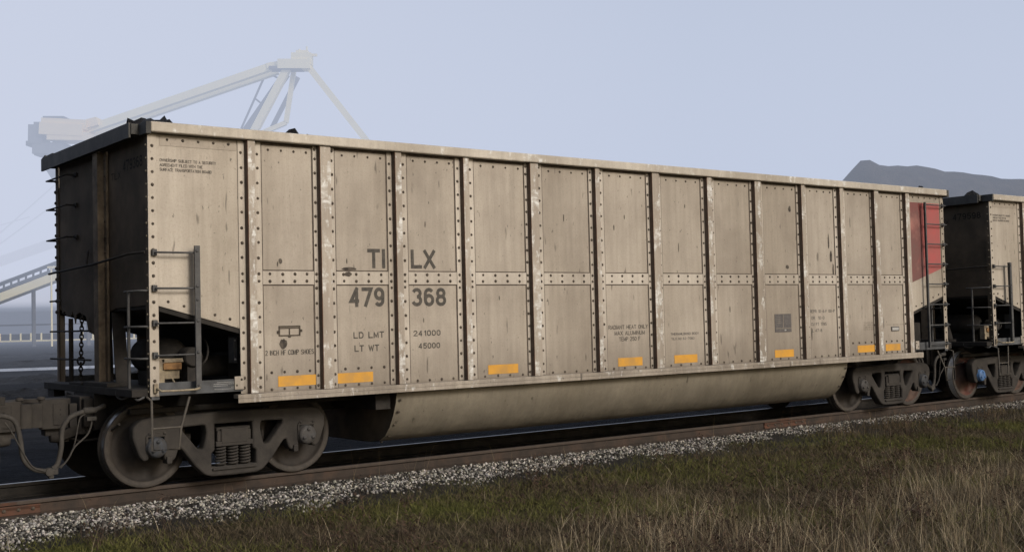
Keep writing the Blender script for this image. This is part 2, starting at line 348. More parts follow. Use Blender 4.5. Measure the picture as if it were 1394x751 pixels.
def make_gondola():
    R = root('coal_gondola', (0, 0, 0), 'x', 'railway wagon', 'coal wagons of the train')
    for sgn in (-1, 1):
        near = sgn < 0
        Y = sgn*YS
        def bx(mb, x0, x1, d0, d1, z0, z1, mi=0): mb.box(x0, x1, Y+sgn*d0, Y+sgn*d1, z0, z1, mi)
        # side sheet with sloped cut-outs over the trucks
        out = [(XL, 3.80), (XL, 1.978), (.80, 1.692), (.80, .96), (13.28, .96), (13.28, 1.692), (XR, 1.978), (XR, 3.80)]
        mb = MB(); n = len(out)
        t = .012
        xs = [(.80, 13.28, .96)]
        mb.box(.80, 13.28, Y, Y-sgn*t, .96, 3.80)
        for a, b, za, zb in ((XL, .80, 1.978, 1.692), (13.28, XR, 1.692, 1.978)):
            mb.prism([(a, za), (b, zb), (b, 3.80), (a, 3.80)], 'y', Y, Y-sgn*t, 3)
        if near:
            edges = [RIBS[i][3] for i in range(13)]; starts = [RIBS[i][0] for i in range(13)]
            for i in range(12):
                a, b = edges[i], starts[i+1]
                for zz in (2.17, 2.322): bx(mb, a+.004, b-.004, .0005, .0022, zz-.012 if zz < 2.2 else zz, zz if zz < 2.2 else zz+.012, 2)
                bx(mb, a, a+.014, .001, .0026, 1.0, 3.74, 2); bx(mb, b-.016, b, .001, .0026, 1.0, 3.74, 2)  # thin dark strips paint crease shade beside flanges and straps
                bx(mb, a+.014, b-.016, .001, .0026, 3.71, 3.738, 2)  # painted shade line under the rim
                k = 4
                for j in range(k):
                    x = a+(b-a)*(j+.62)/(k+.1)
                    mb.rivet(x+jit(.004), Y-.002, 1.022+jit(.004), .015)
                    mb.rivet(x+jit(.004), Y-.002, 3.66, .014)
                    if i in (0, 1, 10, 11): mb.rivet(x, Y-.002, 1.205, .016)
            for (a, b) in ((XL+.1, RIBS[0][0]), (RIBS[12][3], XR-.1)):
                bx(mb, a+.02, b-.01, .0, .004, 3.62, 3.735, 0)
                for j in range(5): mb.rivet(a+(b-a)*(j+.6)/5.2, Y-.005, 3.685, .015)
                for j in range(5):
                    x = a+(b-a)*(j+.55)/5.2
                    zz = (1.978-(x-XL)*.283 if a < 5 else 1.692+(x-13.28)*.283)+.07
                    mb.rivet(x, Y-.001, zz, .015)
        mb.build('side_panel', [M['panel'], M['rivet'], M['seam_shade'], M['panel_end']], R)
        # ribs: hat sections with riveted flanges
        for i, (f0, a, b, f1) in enumerate(RIBS):
            wide = (b-a) > .12
            rb = MB(); w0 = a-.012; w1 = b+.012
            y1 = Y+sgn*.066
            bx(rb, f0, w0, 0, .010, ZSI+.003, ZT-.003, 0); bx(rb, w1, f1, 0, .010, ZSI+.003, ZT-.003, 0)
            pf = [(w0, Y), (a, y1), (b, y1), (w1, Y)]
            vs = [(x, y, ZSI+.003) for x, y in pf]+[(x, y, ZT-.003) for x, y in pf]
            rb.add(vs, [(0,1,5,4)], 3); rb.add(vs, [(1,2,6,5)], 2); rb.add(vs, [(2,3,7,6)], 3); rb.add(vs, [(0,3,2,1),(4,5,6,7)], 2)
            if near:
                bx(rb, a-.001, a+.007, .065, .069, ZSI+.003, ZT-.003, 4)
                z = 1.05+jit(.02)
                while z < 3.70:
                    for x in ((f0+w0)/2, (w1+f1)/2):
                        if abs(z-2.245) > .11: rb.rivet(x+jit(.003), Y-.010, z+jit(.006), .0165)
                    z += .105 if z < 1.1 or z > 3.5 else .163
                for z in (2.208, 2.288):
                    for x in ((f0+w0)/2, (w1+f1)/2): rb.rivet(x, Y-.010, z, .0165)
            rb.build('side_rib', [M['flange'], M['rivet'], M['rib'], M['rib_side'], M['rust_edge']], R)
        if near:
            for i in range(12):
                a, b = RIBS[i][3], RIBS[i+1][0]; sb = MB()
                bx(sb, a+.006, b-.006, 0, .009, 2.172, 2.32)
                for j in range(4):
                    for z in (2.209, 2.286): sb.rivet(a+(b-a)*(j+.62)/4.25+jit(.004), Y-.009, z+jit(.003), .0175)
                sb.build('belt_strap', [M['flange'], M['rivet']], R)
        # top rim and side sill
        rm = MB(); rm.box(XL-.005, XR+.02, Y+sgn*.10, Y-sgn*.04, ZT, 3.852); rm.build('top_rim', [M['rim']], R, .014)
        sl = MB(); sl.box(.715, 13.44, Y+sgn*.075, Y-sgn*.05, .946, .990); sl.box(.715, 13.44, Y+sgn*.075, Y+sgn*.065, .90, .9455)
        sl.build('side_sill', [M['sill']], R, .004)
    # lower tub
    prof = [(-1.5, .944), (-1.48, .86), (-1.46, .76), (-1.40, .62), (-1.31, .47), (-1.20, .36), (-1.06, .29), (-.85, .265)]
    full = prof+[(-y, z) for y, z in prof[::-1]]
    tb = MB(); n = len(full); x0, x1 = 2.79, 11.48
    vs = [(x0, y, z) for y, z in full]+[(x1, y, z) for y, z in full]
    tb.add(vs, [(i, i+1, n+i+1, n+i) for i in range(n-1)], 0, True)
    for x, s in ((x0+.02, -1), (x1-.02, 1)):
        tb.add([(x, y*.99, z+.004) for y, z in full], [list(range(n))[::s]], 2)
    for x in (x0+.05, x1-.05):
        for y, z in ((-1.487, .80), (-1.44, .66), (-1.34, .5), (-1.20, .358), (-1.03, .277)):
            tb.rivet(x, y, z, .018, (0, -.9, -.3) if z > .45 else (0, -.4, -.9))
    for _ in range(260):       # splashes of dried mud
        pass
    tb.build('lower_tub', [M['tub'], M['rivet'], M['coaldust']], R)
    cs = MB(); cs.box(-.5, 2.75, -.32, .32, .66, .97); cs.build('centre_sill', [M['darksteel']], R, .01); cs = MB(); cs.box(11.5, 14.58, -.32, .32, .66, .97); cs.build('centre_sill', [M['darksteel']], R, .01)
    cs = MB(); cs.box(-.2, 2.6, -.9, -.8, .80, .86); cs.build('brake_pipe', [M['darksteel']], R, .01)
    # ---------- both ends, built at the left and mirrored for the right
    def both(mb, name, mats, bevel=0, **k):
        a = mb.build(name, mats, R, bevel, **k); b = mb.mirrored().build(name, mats, R, bevel, **k); return a, b
    for s in (-1, 1):
        p = MB(); Y = s*YS
        p.box(XL-.012, XL+.085, Y+s*.0, Y+s*.012, 1.02, ZT-.004, 0); p.box(XL-.012, XL+.0, Y-s*.085, Y-s*.0005, 1.02, ZT-.004, 2)
        if s < 0:
            z = 1.06; k = 0
            while z < 3.72:
                p.rivet(XL+.036, Y-.012, z, .0165); p.rivet(XL-.012, Y+.03, z+.01, .013, (-1, 0, 0), 3)
                z += .06 if k in (0, 1) else .135; k += 1
        else:
            z = 1.95
            while z < 3.7: p.rivet(XL-.012, Y-.04, z, .014, (-1, 0, 0), 1); p.rivet(XL-.006, Y+.013, z, .022, (0, 1, 0), 1); p.rivet(XL+.036, Y+.012, z, .0165); z += .135
        both(p, 'corner_post', [M['panel_end'], M['rivet'], M['coaldust'], M['tan']])
    ew = MB()     # end wall: two sheets either side of the centre post, ragged at the foot
    def sheet(y0, y1, zb):
        pts = [(y0, 3.75)]+zb+[(y1, 3.75)]
        ew.prism(pts, 'x', XL+.004, XL+.018)
    sheet(1.464, .02, [(1.464, 2.05), (1.38, 1.93), (1.30, 1.96), (1.22, 1.90), (1.05, 1.89), (.98, 1.95), (.90, 1.80), (.86, 1.90), (.72, 1.93), (.5, 1.88), (.42, 1.70), (.2, 1.66), (.02, 1.67)])
    sheet(-.02, -1.464, [(-.02, 1.86), (-.5, 1.95), (-1.464, 1.965)])
    both(ew, 'end_wall', [M['coaldust']])
    cp = MB(); cp.box(XL-.10, XL-.002, -.26, -.10, 1.105, 3.70); cp.box(XL-.03, XL-.002, -.34, -.2605, 1.105, 3.70)
    z = 1.9
    while z < 3.6: cp.rivet(XL-.03, -.30, z, .015, (-1, 0, 0), 1); z += .17
    both(cp, 'centre_post', [M['post'], M['rivet']], .004)
    br = MB(); br.beam((XL+.06, -.42, 1.9), (XL+.02, -.66, 1.10), .02, .14, up=(1, 0, 0));
    both(br, 'post_brace', [M['darksteel']]); br = MB(); br.beam((XL+.1, .1, 1.85), (XL+.1, .06, 1.1), .1, .12)
    both(br, 'post_brace', [M['darksteel']])
    ss = MB(); ss.prism([(XL+.02, 1.972), (2.84, 1.112), (2.84, 1.05), (XL+.02, 1.92)], 'y', -1.537, 1.537)
    both(ss, 'slope_sheet', [M['darksteel']])
    iw = MB(); iw.box(2.55, 2.75, -1.4, 1.4, .70, 1.12)
    both(iw, 'bulkhead', [M['darksteel']]); iw = MB(); iw.box(.86, .90, -1.52, -1.05, 1.0, 1.62)
    both(iw, 'bulkhead', [M['darksteel']]); iw = MB(); iw.box(1.5, 1.6, -1.3, 1.3, .99, 1.40)
    both(iw, 'bulkhead', [M['darksteel']])
    er = MB(); er.prism([(1.66, 3.70), (1.66, 3.85), (1.50, 3.885), (1.48, 3.86), (-1.42, 3.855), (-1.42, 3.70)], 'x', XL-.155, XL-.135)
    er.box(XL-.1345, XL-.007, -1.44, 1.60, 3.735, 3.845)
    er.prism([(1.66, 3.885), (1.60, 3.895), (1.38, 3.90), (1.34, 3.865), (1.66, 3.857)], 'x', XL-.1, XL-.08)
    er.box(XL-.06, XL-.006, -1.66, -1.45, 3.72, 3.846)
    both(er, 'end_rim', [M['rimdark']], .003)
    pl = MB(); pl.box(XL-.19, XL-.02, -1.52, 1.50, 1.02, 1.10); pl.box(XL-.0195, 0.62, -1.50, 1.50, 1.045, 1.085)
    pl.box(XL-.16, XL-.03, 1.2, 1.45, .93, 1.019); pl.box(XL-.185, XL-.05, .1, .55, 1.1005, 1.13); pl.box(XL-.18, XL+.05, -.75, .05, 1.1005, 1.145)
    pl.box(XL-.19, XL-.05, -.35, .35, .62, 1.019)
    both(pl, 'end_platform', [M['darksteel']], .006)
    ck = MB(); ck.box(-.13, .80, -1.565, -1.545, 1.024, 1.158); ck.box(-.13, .80, -1.544, -1.45, 1.03, 1.044)
    ck.box(-.21, -.125, -1.562, -1.55, .985, 1.019)
    both(ck, 'end_beam', [M['beam']], .003); ck = MB(); ck.box(-.13, .80, 1.545, 1.565, 1.024, 1.158)
    both(ck, 'end_beam', [M['beam']], .003)
    st = MB()
    for k, (a, b) in enumerate(((.50, .74), (.46, .78), (.46, .62), (.66, .78), (.47, .77))): st.box(a, b, -1.5665, -1.568, 1.128-k*.018, 1.131-k*.018)
    st.build('stencil_lines', [M['white']], R)
    bp = MB(); bp.box(.695, .80, -1.5665, -1.583, 1.045, 1.185); bp.rivet(.72, -1.583, 1.09, .012); bp.rivet(.775, -1.583, 1.15, .012)
    both(bp, 'joint_plate', [M['flange'], M['rivet']], .003)
    # side ladder, left end (short)
    L = MB(); L.box(.225, .285, -1.68, -1.655, 1.09, 2.575); L.box(.274, .285, -1.6545, -1.60, 1.09, 2.575)
    for z in (1.09, 1.43, 1.76, 1.98, 2.12, 2.49): L.rivet(.25, -1.68, z+.03, .016, mi=0)
    L = L.build('ladder_stile', [M['ladder']], R, .003)
    for z in (2.50, 2.13, 1.77, 1.44):
        r = MB(); r.tube([(-.172, -1.565, z), (-.172, -1.645, z), (.25, -1.645, z)], .0105); r.box(-.195, -.148, -1.5625, -1.60, z-.03, z+.035)
        r.build('ladder_rung', [M['ladder']], R)
    g = MB(); g.tube([(-.16, -1.57, 1.11), (-.155, -1.66, 1.085), (-.12, -1.69, 1.078), (.2, -1.69, 1.078), (.27, -1.66, 1.10), (.275, -1.60, 1.14)], .011, smooth_path=4)
    g.box(-.19, -.15, -1.5625, -1.59, 1.06, 1.15); g.build('grab_iron', [M['tan']], R)
    for z, y in ((2.6, 2.3),): pass
    # side ladder, right end (full height)
    L = MB(); L.box(13.60, 13.635, -1.655, -1.635, 1.06, 3.60); L.box(13.625, 13.635, -1.6345, -1.60, 1.06, 3.60)
    L.build('ladder_stile', [M['ladder']], R, .003)
    for z in (3.56, 3.22, 2.87, 2.52, 2.17, 1.81, 1.45, 1.12):
        r = MB(); r.tube([(13.61, -1.645, z), (14.25, -1.645, z), (14.25, -1.565, z)], .0105); r.box(14.225, 14.272, -1.5625, -1.60, z-.03, z+.035)
        r.build('ladder_rung', [M['ladder']], R)
    # stirrup step
    sp = MB(); sp.tube([(XL-.03, -1.50, 1.02), (XL-.03, -1.64, .98), (XL-.03, -1.66, .48), (.04, -1.66, .475), (.06, -1.66, .69), (.18, -1.60, 1.0)], .0135)
    sp.tube([(XL-.03, -1.66, .70), (.06, -1.66, .70)], .011); both(sp, 'stirrup_step', [M['stirrup']])
    # end grab irons, rungs, handrail
    for z in (3.57, 3.21, 2.83):
        g = MB(); g.tube([(XL-.002, .82, z), (XL-.11, .82, z), (XL-.11, 1.40, z), (XL-.11, 1.56, z), (XL-.0, 1.56, z)], .0115); g.box(XL-.02, XL, .74, .86, z-.02, z+.02)
        g.box(XL-.12, XL-.04, 1.50, 1.60, z-.008, z+.008)
        both(g, 'grab_iron', [M['darksteel']])
    hr = MB(); hr.tube([(XL-.10, 1.56, 2.42), (XL-.13, 1.3, 2.42), (XL-.13, -.2, 2.45), (XL-.13, -1.3, 2.50), (XL-.03, -1.5, 2.51)], .014)
    hr.tube([(XL-.02, .35, 2.6), (XL-.06, .2, 2.62), (XL-.11, .1, 2.48), (XL-.13, .05, 2.44)], .012, smooth_path=3)
    both(hr, 'handrail', [M['darksteel']])
    for z, a in ((1.71, 1.52), (1.38, 1.52), (2.08, 1.52)):
        r = MB(); r.tube([(XL-.10, a, z), (XL-.10, .02 if z < 2 else 1.1, z)], .0115); both(r, 'end_rung', [M['darksteel']])
        r = MB(); r.tube([(XL-.10, -1.08, z+.03), (XL-.10, -1.52, z+.03), (XL-.01, -1.52, z+.03)], .0115); both(r, 'end_rung', [M['ladder']])
    eb = MB(); eb.tube([(XL-.10, .72, 1.10), (XL-.10, .72, 1.86)], .028, 6); both(eb, 'end_ladder_stile', [M['darksteel']])
    eb = MB(); eb.tube([(XL-.10, -1.20, 1.02), (XL-.10, -1.20, 2.12)], .018, 6); eb.tube([(XL-.10, -1.20, 1.02), (XL-.16, -1.15, .99), (XL-.18, -1.05, 1.02), (XL-.18, -1.05, 1.08)], .012, smooth_path=3)
    eb.tube([(XL-.06, -1.52, 1.02), (XL-.12, -1.50, .99), (XL-.13, -1.42, 1.02), (XL-.13, -1.42, 1.08)], .012, smooth_path=3); both(eb, 'end_ladder_stile', [M['ladder']])
    ch = MB(); z = 1.88; k = 0
    while z > 1.17:
        yy = .44+(1.88-z)*.10; r = .026; pts = []; big = abs(z-1.36) < .03
        for j in range(12):
            t = 2*PI*j/12; a = (r*(1.5 if big else .75))*math.cos(t); b = r*(1.7 if big else 1.25)*math.sin(t)
            pts.append((XL-.06+(a if k % 2 else 0), yy+(0 if k % 2 else a), z+b))
        ch.tube(pts, .0085 if not big else .012, 6, closed=True); z -= .047; k += 1
    both(ch, 'brake_chain', [M['steel']])
    # brake gear seen in the open end bay
    bg = MB(); bg.box(.03, .23, -1.28, -1.16, 1.28, 1.35, 1); bg.box(-.02, .05, -1.26, -1.16, 1.14, 1.40, 2); bg.box(.03, .22, -1.24, -1.16, 1.18, 1.275, 2); bg.box(.02, .26, -1.26, -1.12, 1.355, 1.395, 2)
    bg.lathe([(0, -.12), (.09, -.12), (.11, -.09), (.11, .09), (.08, .12), (0, .12)], (.36, -1.18, 1.40), 'y', 20); bg.box(.30, .44, -1.26, -1.10, 1.10, 1.34)
    bg.tube([(.14, -1.22, 1.2), (.16, -1.25, 1.14), (.22, -1.22, 1.10)], .01, smooth_path=3, mi=2); bg.tube([(.45, -1.25, 1.3), (.5, -1.3, 1.38), (.56, -1.2, 1.5), (.6, -1, 1.6)], .012, smooth_path=3)
    jb = MB(); jb.box(.80, .84, -1.34, -1.20, 1.32, 1.60); jb.rivet(.815, -1.34, 1.57, .012); jb.rivet(.815, -1.34, 1.36, .012); jb.build('junction_box', [M['ladder'], M['white']], R)
    bg.rivet(.44, -1.263, 1.22, .014, mi=3)
    bg.build('brake_valve', [M['darksteel'], M['valve'], M['tan'], M['white'], M['ladder']], R, .008)
    ac = MB(); ac.lathe([(0, -.45), (.14, -.43), (.19, -.36), (.19, .36), (.14, .43), (0, .45)], (.25, -.55, 1.42), 'y', 24); ac.lathe([(0, -.3), (.12, -.3), (.12, .3), (0, .3)], (.85, -.75, 1.28), 'x', 20)
    ac.box(.15, .35, -.9, -.2, 1.09, 1.25)
    ac.build('air_reservoir', [M['darksteel']], R)
    hb = MB(); hb.box(13.7, 13.95, -1.25, -1.0, 1.15, 1.5); hb.box(13.6, 13.66, -1.3, -.6, 1.1, 1.9); hb.build('brake_cylinder', [M['darksteel']], R, .02)
    # small fittings on the side
    fr = MB(); y = -YS-.001
    fr.box(1.235, 1.50, y, y-.006, 1.60, 1.612); fr.box(1.235, 1.50, y, y-.006, 1.70, 1.714); fr.box(1.235, 1.25, y, y-.006, 1.6125, 1.6995); fr.box(1.485, 1.50, y, y-.006, 1.6125, 1.6995); fr.box(1.36, 1.372, y, y-.006, 1.6125, 1.68)
    fr.box(1.2505, 1.4845, y, y-.004, 1.682, 1.692); fr.box(1.215, 1.234, y, y-.012, 1.63, 1.66); fr.box(1.501, 1.52, y, y-.012, 1.645, 1.67); fr.box(1.355, 1.38, y, y-.012, 1.585, 1.5995)
    fr.build('placard_holder', [M['rivet']], R)
    dp = MB(); dp.box(9.61, 10.0, y, y-.005, 1.43, 1.71); dp.box(9.80, 9.81, y-.0055, y-.008, 1.50, 1.70, 1); dp.box(9.63, 9.99, y-.0055, y-.008, 1.485, 1.493, 1)
    for k in range(4): dp.box(9.65, 9.74, y-.0055, y-.007, 1.66-k*.03, 1.664-k*.03, 1)
    dp.box(9.83, 9.87, y-.0055, y-.008, 1.45, 1.47, 2)
    dp.build('data_plate', [M['plate'], M['faint'], M['white']], R)
    pc = MB(); pc.box(12.62, 12.84, y, y-.012, 1.375, 1.45); pc.box(12.64, 12.82, y-.0125, y-.015, 1.39, 1.435, 1); pc.build('label_tray', [M['plate'], M['white']], R, label='small pale rectangular tag in a dark frame')
    for (a, b) in ((1.22, 1.685), (1.962, 2.43), (4.10, 4.575), (6.31, 6.77), (7.40, 7.87), (9.59, 10.04), (11.675, 12.135), (12.45, 12.87)):
        s = MB(); j = jit(.004); s.box(a, b, -YS-.0005, -YS-.0036, 1.045+j, 1.16+j); s.build('amber_reflector', [M['yellow']], R)
    # red corner paint
    rp = MB(); y = -YS-.0022
    rp.add([(13.285, y, 2.20), (13.68, y, 2.307), (13.68, y, 3.60), (13.285, y, 3.60)], [(0,1,2,3)], 0)
    rp.add([(13.685, y, 2.309), (14.188, y, 2.445), (14.188, y, 3.60), (13.535, y, 3.60)], [(0,1,2,3)], 1)
    rp.build('red_paint_patch', [M['red'], M['redb']], R)
    # truck lettering common to the class
    t = lambda s, x0, x1, z0, z1, m='letter', bold=0: text_part(R, s, x0, x1, z0, z1, -YS-.003, M[m], bold=bold)
    t('OWNERSHIP SUBJECT TO A SECURITY', -.09, .53, 3.452, 3.484); t('AGREEMENT FILED WITH THE', -.09, .38, 3.403, 3.435); t('SURFACE TRANSPORTATION BOARD', -.09, .48, 3.354, 3.386)
    t('2 INCH HF COMP SHOES', 1.07, 1.665, 1.392, 1.448)
    t('LD LMT', 2.18, 2.59, 1.548, 1.622, bold=.01); t('LT WT', 2.19, 2.52, 1.395, 1.47, bold=.01); t('241000', 3.0, 3.39, 1.552, 1.62, bold=.01); t('45000', 3.07, 3.38, 1.40, 1.468, bold=.01)
    t('RADIANT HEAT ONLY', 6.15, 6.89, 1.556, 1.612); t('MAX ALUMINUM', 6.26, 6.83, 1.474, 1.53); t('TEMP 250 F', 6.34, 6.74, 1.392, 1.448)
    t('THERMALBOND BODY', 7.34, 7.92, 1.445, 1.48, 'plate'); t('TILX NO 62-7083', 7.35, 7.82, 1.378, 1.412, 'plate')
    t('REPR 10-4-F 00-P', 10.47, 11.10, 1.715, 1.765, 'plate'); t('OR  10-0', 10.5, 10.83, 1.61, 1.66, 'plate'); t('CU FT 1785', 10.49, 10.88, 1.51, 1.56, 'plate'); t('IL 47-8', 10.5, 10.76, 1.41, 1.46, 'plate')
    for k in range(4): t(('TESTED OK', 'BY YARD 8', 'LUBE 08-02', 'COTS 4-02')[k], 11.86, 12.12, 1.515-k*.036, 1.54-k*.036, 'faint')
    t('STENCIL BEFORE MOVE', 12.47, 12.98, 1.475, 1.495, 'faint')
    # ---------- trucks
    for tx in (.889, 13.259):
        T = MB(); T.box(tx-.16, tx+.16, -1.14, 1.14, .43, .60); T.lathe([(0, .06), (.3, .06), (.3, -.06), (0, -.06)], (tx, 0, .62), 'z', 24)
        T = T.build('truck', [M['steel']], R, .015)
        outer = [(-.16, .775), (.16, .765), (.98, .745), (1.06, .72), (1.115, .66), (1.115, .56), (1.05, .38), (1.01, .335), (.985, .345), (.985, .585), (.955, .60), (.80, .60), (.775, .585), (.775, .32), (.70, .315), (.675, .37), (.66, .43), (.63, .45), (.59, .43), (.52, .34), (.43, .22), (.33, .125), (.26, .105), (0, .10)]
        full = outer[1:]+[(-x, z) for x, z in outer[::-1]][:-1]
        full = [(-.16, .765)]+full
        # outline: right half then mirrored left half
        right = outer[1:]; left = [(-x, z) for x, z in right[::-1]][1:]
        poly = roundpoly(right+left, .025, 3)
        win = roundpoly([(-.245, .675), (.245, .675), (.245, .37), (.285, .35), (.285, .165), (-.285, .165), (-.285, .35), (-.245, .37)], .02, 2)
        tri = [(.315, .675), (.615, .665), (.615, .60), (.425, .37), (.345, .37), (.295, .56)]
        tri2 = [(-x, z) for x, z in tri]
        for s in (-1, 1):
            me = plate_mesh([poly, win, roundpoly(tri, .05), roundpoly(tri2, .05)], s*1.04, .075, .022, M['steel'], 'side_frame', tx, 0)
            link('side_frame', me, T)
            bl = MB(); Y = s*1.10
            bl.box(tx-.22, tx+.22, s*.98, s*1.135, .405, .46); bl.box(tx-.20, tx+.20, s*.98, s*1.10, .575, .61); bl.box(tx-.20, tx-.13, s*.98, s*1.12, .46, .575); bl.box(tx+.13, tx+.20, s*.98, s*1.12, .46, .575)
            bl.box(tx-.008, tx+.008, s*.98, s*1.115, .46, .56)
            bl.prism([(tx-.13, .46), (tx-.02, .46), (tx-.05, .50), (tx-.12, .53)], 'y', s*1.0, s*1.11); bl.box(tx-.26, tx+.26, s*.95, s*1.14, .148, .174)
            bl.build('bolster_end', [M['steel']], T, .008)
            for sx in (-.145, 0, .145):
                for sy in ((1.07, .95) if s < 0 else (1.07,)):
                    sm = MB(); pts = []
                    for k in range(6*14+1):
                        t_ = 2*PI*k/14; pts.append((tx+sx+.052*math.cos(t_), s*sy+.052*math.sin(t_), .19+.20*k/84))
                    sm.tube(pts, .0135, 6)
                    if sy > 1: sm.build('coil_spring', [M['steel']], T)
            for ax in (-.889, .889):
                x = tx+ax
                c = MB(); c.lathe([(0, s*1.185), (.055, s*1.185), (.075, s*1.18), (.10, s*1.172), (.108, s*1.155), (.108, s*1.14), (.114, s*1.135), (.114, s*.99), (0, s*.99)], (x, 0, .457), 'y', 28)
                for k in range(3):
                    t_ = PI/2+2*PI*k/3; c.lathe([(0, s*1.20), (.02, s*1.20), (.022, s*1.182)], (x+.062*math.cos(t_), 0, .457+.062*math.sin(t_)), 'y', 6)
                mm = M['cap']; lb = None
                c.build('bearing_cap', [mm], T)
                a = MB(); a.box(x-.10, x+.10, s*.97, s*1.125, .565, .60); a.box(x-.112, x-.088, s*1.0, s*1.13, .46, .58); a.box(x+.088, x+.112, s*1.0, s*1.13, .46, .58)
                lg = MB(); lg.box(x-.14*(1 if ax > 0 else -1)-.03, x-.14*(1 if ax > 0 else -1)+.03, s*1.0, s*1.14, .27, .35); lg.build('jaw_bolt', [M['steel']], T, .01)
                for q in (-.07, .09): a.rivet(x+q, s*1.125, .60, .018, (0, s, 0), 0)
                a.build('bearing_adapter', [M['steel']], T, .006)
        for ax in (-.889, .889):
            x = tx+ax
            A = MB(); A.lathe([(0, -1.1), (.075, -1.1), (.08, -.7), (.075, 0), (.08, .7), (.075, 1.1), (0, 1.1)], (x, 0, .457), 'y', 20); A.build('axle', [M['darksteel']], T)
            for s in (-1, 1):
                w = MB()
                prof = [(.0, .86), (.12, .86), (.135, .845), (.15, .80), (.20, .765), (.30, .745), (.365, .765), (.385, .80), (.392, .826), (.445, .830), (.455, .826),
                        (.4575, .815), (.459, .74), (.462, .722), (.482, .708), (.484, .69), (.476, .682), (.455, .680), (.39, .682), (.36, .70), (.28, .70), (.16, .70), (.14, .68), (0, .68)]
                mis = [0]*8+[2, 2, 2, 1, 1]+[3]*11
                w.lathe([(r, s*o) for r, o in prof], (x, 0, .457), 'y', 64, mis[:len(prof)-1])
                w.build('wheel', [M['wheel'], M['tread'], M['rimface'], M['darksteel']], T)
        bb = MB()
        for ax in (-.40, .40):
            bb.box(tx+ax-.05, tx+ax+.05, -.95, .95, .33, .40)
            for s in (-1, 1): bb.box(tx+ax*1.08-.04, tx+ax*1.08+.04, s*.70, s*.84, .25, .55)
        bb.build('brake_beam', [M['darksteel']], T)
    # ---------- coupler (both ends), air hose at the left end
    cpm = MB(); cpm.box(-.98+.45, -.35, -.10, .10, .72, .90)
    head = roundpoly([(-.58, -.13), (-.66, -.20), (-.80, -.21), (-.90, -.17), (-.93, -.12), (-.86, -.06), (-.82, .02), (-.84, .08), (-.96, .14), (-1.02, .22), (-.94, .27), (-.82, .23), (-.70, .18), (-.58, .13)], .025, 3)
    cpm.prism(head, 'z', .66, .975)
    cpm.prism(roundpoly([(-.64, -.14), (-.86, -.13), (-.84, .1), (-.62, .12)], .03, 2), 'z', .58, .659)
    cpm.box(-.52, -.40, -.24, .24, .58, .99)
    for z in (.80, .85): cpm.box(-.80, -.71, -.216, -.205, z, z+.022, 1)
    cpm.box(-.70, -.60, -.12, .02, .50, .58); cpm.tube([(-.62, -.05, .55), (-.50, -.2, .50), (-.4, -.6, .55), (-.35, -1.0, .72)], .014)
    cpm.prism(roundpoly([(-.60, -.17), (-.78, -.235), (-.84, -.16), (-.80, -.02), (-.60, .05)], .05, 3), 'z', .70, .93)
    cpm.lathe([(0, -.16), (.05, -.16), (.062, -.12), (.062, .12), (.05, .15), (0, .15)], (-.86, -.12, .81), 'z', 16)
    cpm.lathe([(0, -.09), (.055, -.08), (.065, 0), (.05, .09), (0, .1)], (-.72, -.1, .56), 'x', 14)
    cpm.beam((-.70, -.14, .57), (-.45, -.2, .66), .09, .10); cpm.box(-.62, -.54, -.215, -.10, .66, .92)
    a, b = both(cpm, 'coupler', [M['steel'], M['darksteel']], .022)
    kn = MB(); kn.prism(roundpoly([(-.90, -.20), (-1.00, -.19), (-1.07, -.10), (-1.07, .02), (-1.01, .06), (-.97, 0), (-.94, -.08), (-.86, -.10)], .04, 4), 'z', .68, .94)
    kn.lathe([(0, .0), (.045, 0), (.045, .03), (0, .04)], (-.90, -.13, .975), 'z', 14)
    k0 = kn.build('knuckle', [M['steel']], a, .015); k1 = kn.mirrored().build('knuckle', [M['steel']], b, .015)
    return R

def hoses(R):
    h = MB(); h.tube([(-.38, -.62, .90), (-.50, -.70, .87), (-.65, -.70, .85), (-.77, -.70, .80), (-.845, -.70, .69), (-.86, -.70, .49), (-.90, -.70, .33), (-.95, -.70, .285)], .026, 10, smooth_path=5)
    h.lathe([(0, .09), (.03, .09), (.036, .03), (.036, -.03), (.03, -.05), (0, -.05)], (-.58, -.70, .865), 'x', 14)
    h.build('air_hose', [M['hose']], R)
    h = MB(); h.tube([(-.93, -.72, .27), (-.80, -.72, .37), (-.73, -.72, .52), (-.69, -.72, .71), (-.66, -.71, .80), (-.58, -.70, .84)], .007, 6, smooth_path=5)
    h.tube([(-.88, -.74, .29), (-.80, -.74, .38), (-.73, -.74, .50), (-.60, -.73, .61), (-.55, -.72, .72), (-.55, -.71, .78)], .010, 6, smooth_path=5); h.box(-.60, -.50, -.74, -.68, .76, .80)
    h.build('hose_support_strap', [M['hose']], R)
    h = MB(); h.box(-1.02, -.90, -.735, -.665, .225, .285); h.lathe([(0, .04), (.045, .04), (.045, -.04), (0, -.04)], (-.985, -.70, .255), 'y', 16); h.box(-.99, -.94, -.72, -.68, .185, .225)
    h.build('hose_coupling', [M['hose']], R, .008)
def hoses_right(R):
    X = lambda x: 14.08-(x)   # mirrored about the wagon centre
    h = MB(); h.tube([(X(-.38), -.62, .90), (X(-.50), -.70, .87), (X(-.60), -.70, .86), (X(-.70), -.70, .80), (X(-.75), -.70, .62), (X(-.78), -.70, .42), (X(-.88), -.70, .30), (X(-1.03), -.70, .262)], .026, 10, smooth_path=5)
    h.build('air_hose', [M['hose']], R)
    h = MB(); h.tube([(X(-.98), -.73, .27), (X(-.86), -.73, .33), (X(-.76), -.73, .50), (X(-.66), -.73, .70), (X(-.60), -.71, .80)], .008, 6, smooth_path=5); h.build('hose_support_strap', [M['hose']], R)
